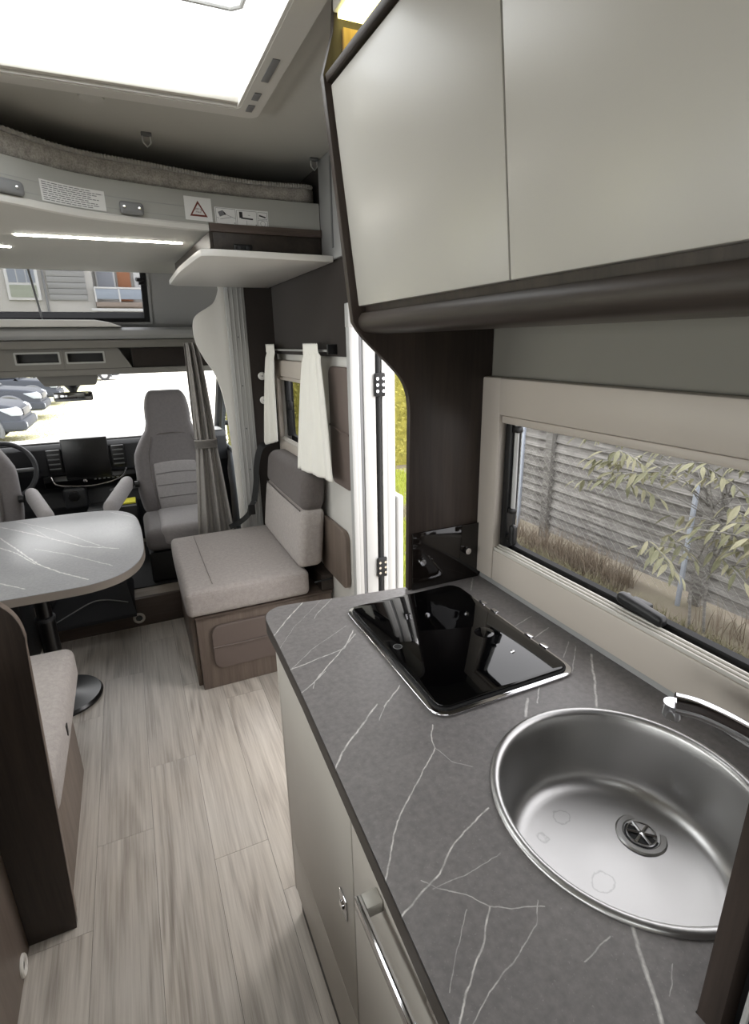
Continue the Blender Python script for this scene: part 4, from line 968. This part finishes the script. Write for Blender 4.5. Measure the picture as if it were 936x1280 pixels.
B().box(-.456, -.188, 4.0425, 4.0447, .72, .976, .001).obj('screen_glass', plain('matt_screen', (6, 6, 7), .3, var=0), scn)
for x0, x1 in ((-.558, -.474), (-.168, -.084)):
    v_ = B().box(x0, x1, 4.055, 4.080, .76, .915, .008).obj('air_vent', M['black'], da)
    for k in range(4): B().box(x0 + .008, x1 - .008, 4.045, 4.0545, .785 + .032 * k, .793 + .032 * k, .002).obj('vent_fin', M['midgrey'], v_)
B().tube(catmull([(-.552, 4.055, .735), (-.53, 4.045, .685), (-.45, 4.035, .665), (-.33, 4.032, .655), (-.21, 4.035, .668), (-.12, 4.045, .70), (-.09, 4.055, .755)], 5), .006, 8).obj('chrome_trim', M['chrome'], da)
B().lathe([(0, -.020), (.014, -.018), (.017, -.004), (.017, 0)], (-.355, 4.058, .690), 20, 'y').obj('volume_knob', M['chrome'], da)
b = B()
for k in range(6): b.box(-.30 + .028 * k, -.285 + .028 * k, 4.053, 4.060, .690, .698, .001)
b.obj('button_row', M['midgrey'], da)
gk = B().pillow((-.50, 4.02, .50), (-.36, 4.135, .655), .025, n=4).obj('gear_console', M['dash'], da)
B().lathe([(0, -.03), (.026, -.028), (.033, -.010), (.033, 0)], (-.435, 4.02, .600), 24, 'y').obj('selector_knob', M['black'], gk)
B().box(-.22, .30, 4.10, 4.14, .585, .60, .004).obj('glovebox_lip', M['midgrey'], da)
ce = tag(B().box(-.36, -.05, 3.80, 4.0, .174, .545, .02).obj('centre_console', M['black']), 'low black centre console box between the cab seats', 'console')
yc = tag(B().prism([(-.24, 3.83), (-.06, 3.84), (-.06, 3.97), (-.23, 3.95)], 'xy', .5465, .556).obj('folder', M['yellow']), 'yellow folder lying on the centre console', 'folder')
sw = thing('steering_wheel', 'black steering wheel behind the driver seat', 'steering wheel', (-.80, 3.95, .8))
def wheelp(a, r=.185): return (-.80 + r * math.cos(a), 3.985 + r * math.sin(a) * .42, .815 + r * math.sin(a) * .91)
B().tube([wheelp(2 * PI * i / 40) for i in range(40)], .016, 10, closed=True).obj('rim', M['dash'], sw)
B().pillow((-.87, 3.965, .765), (-.73, 4.005, .855), .02, n=3).obj('hub', M['black'], sw)
for a in (.0, PI, -PI / 2): B().tube([wheelp(a, .05), wheelp(a, .18)], .013, 8).obj('spoke', M['midgrey'], sw)
B().cyl((-.80, 4.0, .80), (-.80, 4.074, .765), .035, n=16).obj('column', M['black'], sw)
B().box(-.64, -.605, 3.99, 4.06, .75, .80, .006).obj('stalk', M['black'], sw)
# overhead console and mirror
oh = thing('overhead_console', 'beige overhead console with two open trays over windscreen', 'console', (-.33, 3.8, 1.5))
def slot(b, x0, x1): pass
ohp = [(-.66, 1.545), (-.60, 1.545), (-.04, 1.545), (.02, 1.44), (-.70, 1.44)]
for poly, hx0, hx1 in (([(-.72, 1.437), (-.3225, 1.437), (-.3225, 1.553), (-.655, 1.553)], -.560, -.348), ([(-.3215, 1.437), (.045, 1.437), (-.02, 1.553), (-.3215, 1.553)], -.300, -.110)):
    B().prism(poly, 'xz', 3.745, 3.768, hole=[(hx0, 1.478), (hx1, 1.478), (hx1, 1.528), (hx0, 1.528)]).obj('console_face', M['headliner'], oh)
    B().prism(rrect(hx0 - .010, hx1 + .010, 1.468, 1.538, .006), 'xz', 3.7405, 3.7449, hole=rrect(hx0, hx1, 1.478, 1.528, .004)).obj('tray_rim', M['rail'], oh)
    B().box(hx0, hx1, 3.80, 3.87, 1.4785, 1.5275).obj('open_tray', M['black'], oh)
    B().box(hx0 - .002, hx1 + .002, 3.769, 3.95, 1.470, 1.4775).obj('tray_floor', M['black'], oh)
for s, (x0, x1) in enumerate(((-1.22, -.725), (.05, .60))): B().box(x0, x1, 3.765, 3.97, 1.437, 1.5525, .006).obj('side_pad', M['darkfab'], oh)
B().prism([(3.74, 1.436), (4.02, 1.420), (4.02, 1.405), (3.74, 1.400)], 'yz', -1.24, .615, .004).obj('header_strip', M['headliner'], oh)
B().box(-1.24, .615, 3.975, 3.99, 1.437, 1.598).obj('back_board', M['headliner'], oh)
B().prism([(-.50, 1.399), (-.16, 1.399), (-.18, 1.335), (-.46, 1.335)], 'xz', 3.86, 3.99, .008).obj('sensor_cover', M['headliner'], oh)
mr = thing('rear_mirror', 'interior rear-view mirror hanging below the overhead console', 'mirror', (-.32, 3.93, 1.28))
B().pillow((-.437, 3.905, 1.232), (-.205, 3.93, 1.300), .018, n=5).obj('mirror_shell', M['black'], mr)
B().box(-.425, -.217, 3.9035, 3.9049, 1.242, 1.290, .0005).obj('mirror_glass', plain('mirror_glass', (150, 152, 155), .06, metal=1, var=.01), mr)
B().tube([(-.32, 3.93, 1.28), (-.32, 3.955, 1.31), (-.32, 3.955, 1.334)], [.012, .03, .05], 14).obj('mirror_mount', M['black'], mr)
om = thing('side_mirror', 'black outside mirror beyond the passenger door window', 'mirror', (.85, 4.2, 1.0))
B().pillow((.76, 4.46, .90), (.94, 4.58, 1.22), .03, n=4).obj('mirror_shell', M['black'], om)
B().cyl((.685, 4.52, .95), (.77, 4.52, .95), .02, n=10).obj('mirror_arm', M['black'], om)

# ================================================================== OUTSIDE
GZ = -.65      # lawn beside the vehicle
LZ = -1.15     # the lot slopes away in front
def ground_mat(name, a, b_, c, s1, s2, rough=.95):
    m = NT(name); v = m.coord(); n1 = m.noise(v, s1, 5, .6); n2 = m.noise(v, s2, 6, .7)
    m.set(col=m.mixc(m.rng(n1, .42, .6, 0, 1), m.mixc(n2, srgb(*a), srgb(*b_)), srgb(*c)), rough=rough, spec=.1); m.bump(n2, .4, .02); return m.m
def lot_mat():
    m = NT('pale_gravel'); g = m.n('ShaderNodeNewGeometry').outputs['Position']; sx = m.n('ShaderNodeSeparateXYZ'); m.l(g, sx.inputs[0])
    n1 = m.noise(g, .8, 5, .65); n2 = m.noise(g, 14, 5, .7)
    edge = m.math('ADD', m.math('MULTIPLY', m.math('ADD', sx.outputs[0], 2.2), -1.0), m.math('MULTIPLY', m.math('SUBTRACT', n1, .5), 4.0))
    gr = m.math('MULTIPLY', m.rng(edge, -.2, .3, 0, 1), m.rng(n2, .40, .55, 0, 1))
    m.set(col=m.mixc(gr, m.mixc(n2, srgb(205, 200, 190), srgb(232, 228, 220)), srgb(150, 146, 70)), rough=.95, spec=.1); m.bump(n2, .3, .02); return m.m
lot = tag(B().box(-60, 50, 9.5, 130, LZ - .2, LZ).obj('gravel_lot', lot_mat()), 'pale gravel lot with dry grass edge in front of the cab', 'gravel lot', kind=S)
lawn = tag(B().box(-6, 12, -6, 9.49, GZ - .7, GZ).obj('lawn_ground', ground_mat('lawn_soil', (112, 106, 90), (142, 136, 120), (126, 118, 106), 1.5, 30)), 'yellow green lawn beside the motorhome', 'lawn', kind=S)
gmat = {}
def leafmat(name, c1, c2, tr=.35):
    m = NT(name); oi = m.n('ShaderNodeObjectInfo'); nz = m.noise(m.n('ShaderNodeNewGeometry').outputs['Position'], 9, 3)
    f = m.math('ADD', m.math('MULTIPLY', nz, .8), m.math('MULTIPLY', m.math('SUBTRACT', oi.outputs['Random'], .5), .7), True)
    col = m.mixc(f, srgb(*c1), srgb(*c2)); m.set(col=col, rough=.6, spec=.25)
    t = m.n('ShaderNodeBsdfTranslucent'); m.l(col, t.inputs[0]); mx = m.n('ShaderNodeMixShader'); mx.inputs[0].default_value = tr
    m.l(m.b.outputs[0], mx.inputs[1]); m.l(t.outputs[0], mx.inputs[2]); m.l(mx.outputs[0], m.out.inputs[0]); return m.m
def blades(region, n, h0, h1, lean_, wd, seed, den=None):
    rr = random.Random(seed); b = B()
    for _ in range(n):
        x, y = region(rr)
        a = rr.uniform(0, 2 * PI); h = rr.uniform(h0, h1); l = rr.uniform(0, lean_) * h; c, s_ = math.cos(a), math.sin(a); a2 = rr.uniform(0, 2 * PI)
        wx, wy = wd * math.cos(a2), wd * math.sin(a2)
        b.add([(x - wx, y - wy, GZ), (x + wx, y + wy, GZ), (x + c * l * .4 + wx * .6, y + s_ * l * .4 + wy * .6, GZ + h * .6), (x + c * l * .4 - wx * .6, y + s_ * l * .4 - wy * .6, GZ + h * .6), (x + c * l, y + s_ * l, GZ + h)],
              [(0, 1, 2, 3), (3, 2, 4)])
    return b
def reg_door(rr):
    k = rr.uniform(.38, .62); y = rr.uniform(3.6, 8.2); return (min(k * y + rr.uniform(-.15, .15), 2.9 if y < 6.3 else 9), y)
tag(blades(reg_door, 14000, .05, .13, .8, .006, 11).obj('lawn_grass', leafmat('lawn_blades', (118, 132, 44), (178, 184, 88)), smooth=False), 'short bright green grass outside the entrance door', 'grass', kind='stuff')
tag(blades(lambda rr: (rr.choice((rr.uniform(2.95, 3.26), rr.uniform(3.55, 3.72))), rr.uniform(1.2, 6.2)), 6000, .05, .16, .9, .006, 12).obj('fence_grass', leafmat('mixed_blades', (128, 124, 98), (164, 158, 134)), smooth=False), 'low mixed grass on the ground before the board fence', 'grass', kind='stuff')
tag(blades(lambda rr: (rr.uniform(3.74, 4.02), 3.1 + abs(rr.gauss(0, .9)) if rr.random() < .85 else rr.uniform(1.0, 2.4)), 1500, .10, .34, .8, .004, 13).obj('dry_weeds', leafmat('dry_stalks', (132, 120, 106), (172, 162, 146)), smooth=False), 'tall dry brown weeds along the foot of fence', 'weeds', kind='stuff')
tag(B().box(3.28, 3.52, 2.75, 5.6, GZ + .001, GZ + .05, .01).obj('concrete_kerb', plain('concrete', (186, 182, 170), .9, var=.2, vs=20)), 'pale concrete kerb slab lying in the grass before fence', 'kerb')
# board fence: posts, overlapping boards, battens
def fence_mat():
    m = NT('weathered_boards'); oi = m.n('ShaderNodeObjectInfo'); v = m.coord((18, 1.2, 22)); n1 = m.noise(v, 2.2, 6, .7, .3); n2 = m.noise(m.coord(), 4, 4, .65)
    c = m.ramp(n1, [(.3, srgb(98, 96, 92)), (.55, srgb(144, 142, 138)), (.75, srgb(180, 178, 173))])
    hs = m.n('ShaderNodeHueSaturation'); m.l(c, hs.inputs['Color']); m.l(m.math('MULTIPLY', m.rng(oi.outputs['Random'], 0, 1, .82, 1.12), m.rng(n2, .3, .7, .75, 1.15)), hs.inputs['Value'])
    m.set(col=hs.outputs[0], rough=.9, spec=.15); m.bump(n1, .4, .004); return m.m
M['fence'] = fence_mat()
fe = thing('board_fence', 'weathered grey wooden board fence outside the kitchen window', 'fence', (4.25, 3, GZ))
board = None
ys = [-1.15, .75, 2.65, 4.55, 6.45, 8.35]
for pi_, (y0, y1) in enumerate(zip(ys, ys[1:])):
    B().box(4.17, 4.26, y0 - .05, y0 + .05, GZ, 1.32, .006).obj('post', M['fence'], fe)
    if pi_ == 4: continue
    for k in range(17):
        z = -.58 + .105 * k
        if board is None:
            board = B().add([(4.222, y0 + .048, z), (4.234, y0 + .048, z), (4.271, y0 + .048, z + .135), (4.260, y0 + .048, z + .135)] + [(4.222, y1 - .048, z), (4.234, y1 - .048, z), (4.271, y1 - .048, z + .135), (4.260, y1 - .048, z + .135)],
                            [(0, 1, 2, 3), (7, 6, 5, 4), (0, 4, 5, 1), (1, 5, 6, 2), (2, 6, 7, 3), (3, 7, 4, 0)]).obj('board', M['fence'], fe); bz, by = z, y0
        else:
            o = board.copy(); C.objects.link(o); o.location = (R.uniform(-.003, .003), y0 - by, z - bz + R.uniform(-.004, .004)); o.rotation_euler = (R.uniform(-.004, .004), 0, 0)
    for f_ in (.36, .70):
        yb = y0 + (y1 - y0) * f_
        B().box(4.262, 4.285, yb - .02, yb + .02, GZ + .05, 1.28).obj('batten', M['fence'], fe)
for y, zt_, lb in ((2.70, .42, 'blue grey steel post in front of fence below the leaves'), (4.83, .62, 'blue grey steel post in front of fence near window hinge')):
    t = thing('steel_post', lb, 'post', (4.05, y, GZ), 'steel posts of the wire fence')
    B().box(4.035, 4.065, y - .016, y + .016, GZ, zt_, .003).obj('post_bar', plain('galvanised', (178, 186, 198), .5, metal=.3), t)
    B().box(4.02, 4.0345, y - .010, y + .010, zt_ - .06, zt_ - .03, .002).obj('wire_clip', M['alu'], t)
b = B(); wd = .0009
for sgn in (-1, 1):
    y = -.2
    while y < 6.6:
        za, zb = GZ + .05, .40; ya, yb = y, y + sgn * (zb - za)
        b.add([(4.068, ya - wd, za), (4.068, ya + wd, za), (4.068, yb + wd, zb), (4.068, yb - wd, zb), (4.0705, ya, za), (4.0705, yb, zb)], [(0, 1, 2, 3), (0, 3, 5, 4), (1, 4, 5, 2)]); y += .10
wm = b.obj('wire_mesh', plain('dull_wire', (176, 174, 168), .6, metal=.2)); wm['kind'] = 'stuff'
tag(wm, 'thin diamond wire mesh stretched before the board fence', 'wire mesh', kind='stuff')
# leafy shrub: stems and separate drooping leaflets
lm1 = leafmat('shrub_leaves', (122, 124, 98), (188, 184, 156), .25)
shb = thing('leafy_shrub', 'loose shrub with long drooping pale leaves before the fence', 'shrub', (3.75, 2.35, GZ))
leaf = None
def leaflet(parent):
    pts = [(0, 0, 0), (.03, -.014, .004), (.07, -.019, .002), (.115, -.010, -.010), (.145, 0, -.022), (.115, .010, -.010), (.07, .019, .002), (.03, .014, .004), (.03, 0, -.002), (.07, 0, -.006), (.115, 0, -.016)]
    f = [(0, 1, 8), (1, 2, 9, 8), (2, 3, 10, 9), (3, 4, 10), (0, 8, 7), (7, 8, 9, 6), (6, 9, 10, 5), (5, 10, 4)]
    return B().add(pts, f).obj('leaf', lm1, None, smooth=True)
fr_specs = []
rs = random.Random(5)
for i in range(33):
    y = rs.uniform(1.75, 3.15); z = rs.uniform(-.02, .78) if y < 2.75 else rs.uniform(.38, .80)
    fr_specs.append((rs.uniform(3.45, 3.85), y, z, rs.choice((-1, 1, 1)), rs.uniform(.25, .42)))
nleaf = 0
for fi, (fx, fy, fz, sd, ln) in enumerate(fr_specs):
    root = Vector((3.80, 2.38 + rs.uniform(-.1, .1), min(fz - .15, .35))); base = Vector((fx, fy, fz))
    dirv = Vector((rs.uniform(-.5, .1), sd * rs.uniform(.6, 1.0), rs.uniform(-.15, .15))).normalized()
    rach = [base + dirv * ln * t + Vector((0, 0, -.10 * ln * 3 * t * t * .5)) for t in (0, .25, .5, .75, 1)]
    B().tube(catmull([tuple(root), tuple((root + base) / 2 + Vector((0, 0, .06))), tuple(base)], 4) + [tuple(p) for p in rach[1:]], .0035, 5).obj('stem', M['fence'], shb)
    for k in range(5):
        for s_ in ((-1, 1) if k < 4 else (0,)):
            p = rach[k]; base_a = math.atan2(dirv.y, dirv.x) + s_ * rs.uniform(.7, 1.1)
            if leaf is None:
                leaf = leaflet(None); o = leaf
            else:
                o = leaf.copy(); C.objects.link(o)
            o.parent = shb; o.location = p - Vector(shb.location); sc_f = rs.uniform(.75, 1.1); o.scale = (sc_f, sc_f, sc_f)
            o.rotation_euler = (rs.uniform(-.5, .5), rs.uniform(.35, 1.0), base_a); nleaf += 1
for y in (2.30, 2.42): B().tube(catmull([(3.82, y, GZ), (3.80, y + .03, -.2), (3.78, y - .05, .25), (3.76, y + .05, .7)], 4), [.012 - .0006 * i for i in range(13)], 6).obj('stem', M['fence'], shb)
# hedge behind the lawn
b = B(); rr = random.Random(21)
for _ in range(16000):
    x = rr.uniform(1.3, 6.3); z = GZ + 2.75 * rr.random() ** .9; y = 8.75 + rr.uniform(-.45, .35) + .12 * math.sin(x * 3) + .1 * math.sin(z * 5)
    a, e, s_ = rr.uniform(0, 6.3), rr.uniform(-1, 1), rr.uniform(.018, .04)
    u = Vector((math.cos(a) * math.cos(e), math.sin(a) * math.cos(e), math.sin(e))) * s_; v = u.orthogonal().normalized() * s_ * .55; p = Vector((x, y, z))
    b.add([p - u, p + v, p + u, p - v], [(0, 1, 2, 3)])
b.box(1.4, 6.2, 8.75, 9.05, GZ, 1.95)
tag(b.obj('hedge', leafmat('hedge_leaves', (52, 58, 24), (196, 188, 92)), smooth=False), 'tall yellow green hedge behind the lawn', 'hedge', kind='stuff')
# parked cars, local frame: nose at x = 0 looking +X, near flank at y = 0, wheels on z = 0
paint = plain('grey_car_paint', (52, 55, 62), .6, metal=0, spec=.15, var=.03); M['flare'] = plain('grey_flare_plastic', (76, 78, 82), .5); M['carglass'] = plain('dark_car_glass', (26, 30, 36), .3, var=.02)
M['tyre'] = plain('tyre', (44, 44, 46), .8); M['lens'] = plain('headlight_lens', (140, 146, 154), .4, var=.1)
def car(label, nx, ny, group):
    t = thing('parked_car', label, 'car', (nx, ny, LZ), group)
    X = lambda x: nx + x; Y = lambda y: ny + y; Z = lambda z: LZ + z
    side = catmull([(0.02, .34), (.0, .55), (-.03, .78), (-.10, .93), (-.40, 1.03), (-1.25, 1.12), (-1.35, 1.14)], 4) + [(-4.75, 1.14), (-4.9, 1.0), (-4.9, .36)]
    B().prism([(X(x), Z(z)) for x, z in side], 'xz', Y(0), Y(1.86), .07, 3).obj('body', paint, t)
    B().prism([(X(x), Z(z)) for x, z in ((-1.25, 1.12), (-2.0, 1.66), (-2.5, 1.74), (-4.4, 1.72), (-4.75, 1.14))], 'xz', Y(.14), Y(1.72), .06, 3).obj('cabin', paint, t)
    B().prism([(X(x), Z(z)) for x, z in ((-1.48, 1.17), (-2.04, 1.60), (-2.9, 1.64), (-2.9, 1.17))], 'xz', Y(.132), Y(.142)).obj('side_window', M['carglass'], t)
    B().prism([(X(x), Z(z)) for x, z in ((-3.0, 1.17), (-3.0, 1.64), (-4.2, 1.62), (-4.4, 1.17))], 'xz', Y(.132), Y(.142)).obj('side_window', M['carglass'], t)
    v = [(X(-1.30), Y(.24), Z(1.17)), (X(-1.30), Y(1.62), Z(1.17)), (X(-1.98), Y(1.56), Z(1.645)), (X(-1.98), Y(.30), Z(1.645))]
    B().add(v + [(a + .012, b_, c + .012) for a, b_, c in v], [(0, 1, 2, 3), (7, 6, 5, 4), (0, 4, 5, 1), (1, 5, 6, 2), (2, 6, 7, 3), (3, 7, 4, 0)]).obj('windscreen', M['carglass'], t)
    for wx in (-.92, -3.85):
        for yy, s in ((0, -1), (1.86, 1)):
            w_ = B().lathe([(0, .02 * s), (.20, .03 * s), (.24, .01 * s), (.36, .02 * s), (.385, -.04 * s), (.385, -.2 * s), (.2, -.22 * s)], (X(wx), Y(yy) + .012 * s, Z(.385)), 28, 'y').obj('wheel', M['tyre'], t)
            B().lathe([(0, .045 * s), (.06, .04 * s), (.19, .045 * s), (.215, .02 * s)], (X(wx), Y(yy) + .012 * s, Z(.385)), 20, 'y').obj('rim', M['alu'], w_)
            B().tube([(X(wx) + .455 * math.cos(a), Y(yy) + .015 * s, Z(.385) + .455 * math.sin(a)) for a in [PI * (-.12 + 1.24 * i / 16) for i in range(17)]], .055, 8).obj('fender_flare', M['flare'], t)
    B().prism([(X(x), Z(z)) for x, z in ((.07, .36), (.09, .50), (.06, .62), (-.45, .64), (-.50, .40))], 'xz', Y(-.02), Y(1.88), .04, 3).obj('bumper', paint, t)
    for y0, y1 in ((-.012, .36), (1.50, 1.872)): B().prism([(X(x), Z(z)) for x, z in ((.012, .74), (-.02, .88), (-.12, .95), (-.50, .93), (-.20, .74))], 'xz', Y(y0), Y(y1), .02, 2).obj('headlight', M['lens'], t)
    for yy in (-.018, 1.72): B().lathe([(0, .01), (.06, .005), (.07, -.02)], (X(.085), Y(yy + .12), Z(.50)), 16, 'x').obj('fog_lamp', M['lens'], t)
    B().box(X(-.03), X(.02), Y(.42), Y(1.44), Z(.70), Z(.88), .02).obj('grille', M['black'], t)
    return t
c1 = car('nearest grey off-road car seen through the windscreen', -2.95, 18.5, 'parked grey cars')
for lb, x, y in (('second grey off-road car parked behind the nearest one', -3.15, 24.6), ('third grey off-road car beyond the mirror', -3.2, 31), ('far grey car at the back of gravel lot right of mirror', -.6, 52), ('far grey car at the back of gravel lot behind mirror', -6, 56)):
    c = copy_tree(c1); c.location = (x, y, LZ); c['label'] = lb; c.scale = (1.15, 1.15, 1.15)
c1.scale = (1.15, 1.15, 1.15)
pf = thing('picket_fence', 'far white picket fence behind the gravel lot', 'fence', (5, 57, LZ))
pk_ = B().box(2.6, 2.68, 57, 57.05, LZ, LZ + 1.1).obj('picket', M['white'], pf)
for k in range(1, 22): o = pk_.copy(); C.objects.link(o); o.location.x += .30 * k
for z in (.25, .85): B().box(2.4, 9.6, 57.051, 57.09, LZ + z, LZ + z + .09).obj('rail', M['white'], pf)
# house seen through the cap window
M['housewhite'] = plain('house_white', (176, 176, 174), .6)
hs_ = thing('house', 'white house with balcony seen through the window above cab', 'house', (-2, 36, GZ))
render_ = plain('pale_render', (158, 156, 151), .9); clad = wood('grey_cladding', (112, 112, 110), (136, 136, 134), 'x', .1)
B().box(-12, -.95, 35.2, 42, GZ, 9, .02).obj('wall', render_, hs_); B().box(-.95, 8, 36.6, 42, GZ, 9, .02).obj('wall', render_, hs_)
for x0, x1, nm in ((-5.0, -3.5, 3), (-7.4, -5.7, 3)):
    wn_ = B().box(x0, x1, 35.05, 35.19, 4.0, 6.2, .01).obj('window', M['housewhite'], hs_)
    for k in range(nm):
        a = x0 + .12 + (x1 - x0 - .24) * k / nm; B().box(a + .03, a + (x1 - x0 - .24) / nm - .03, 35.02, 35.049, 4.86, 6.1).obj('pane', M['carglass'] if False else plain('pale_glass', (110, 116, 124), .4), wn_)
    B().box(x0 + .14, x1 - .14, 35.02, 35.049, 4.14, 4.74).obj('panel', plain('pale_green_panel', (126, 131, 117), .5), wn_)
for k in range(6): B().box(-3.12, -1.30, 35.10, 35.19, 4.02 + .3 * k, 4.30 + .3 * k, .01).obj('cladding_board', clad, hs_)
B().cyl((-3.28, 35.1, GZ), (-3.28, 35.1, 8.5), .05, n=10).obj('downpipe', M['midgrey'], hs_)
B().box(-.93, 3.5, 35.0, 36.6, 3.70, 3.95, .02).obj('balcony_slab', plain('balcony_concrete', (132, 120, 110), .9), hs_)
B().box(-.93, 3.5, 34.95, 35.02, 4.10, 4.62, .01).obj('balcony_parapet', plain('parapet_glass', (128, 136, 146), .5), hs_)
B().box(-.93, 3.5, 34.93, 35.04, 4.63, 4.72, .01).obj('handrail', M['housewhite'], hs_)
for x in (-.9, .3, 1.5): B().box(x - .04, x + .04, 34.94, 35.03, 3.95, 4.63).obj('baluster', M['housewhite'], hs_)
B().box(.33, 1.02, 36.45, 36.59, 4.1, 6.1, .01).obj('balcony_door', plain('brown_door', (132, 84, 52), .6), hs_)
wn_ = B().box(-.8, .2, 36.45, 36.59, 4.7, 6.3, .01).obj('window', M['housewhite'], hs_); B().box(-.72, .12, 36.42, 36.449, 4.8, 6.2).obj('pane', plain('pale_glass_2', (118, 121, 127), .4), wn_)
B().box(1.2, 2.2, 36.45, 36.59, 4.7, 6.3, .01).obj('window', M['housewhite'], hs_)
B().box(-1.2, 4, 34.7, 34.9, 3.45, 3.60, .02).obj('gutter', M['housewhite'], hs_)
hs_.location = (-3.77, 67.9, -2.61); hs_.scale = (1.886,) * 3
bpy.context.view_layer.update()
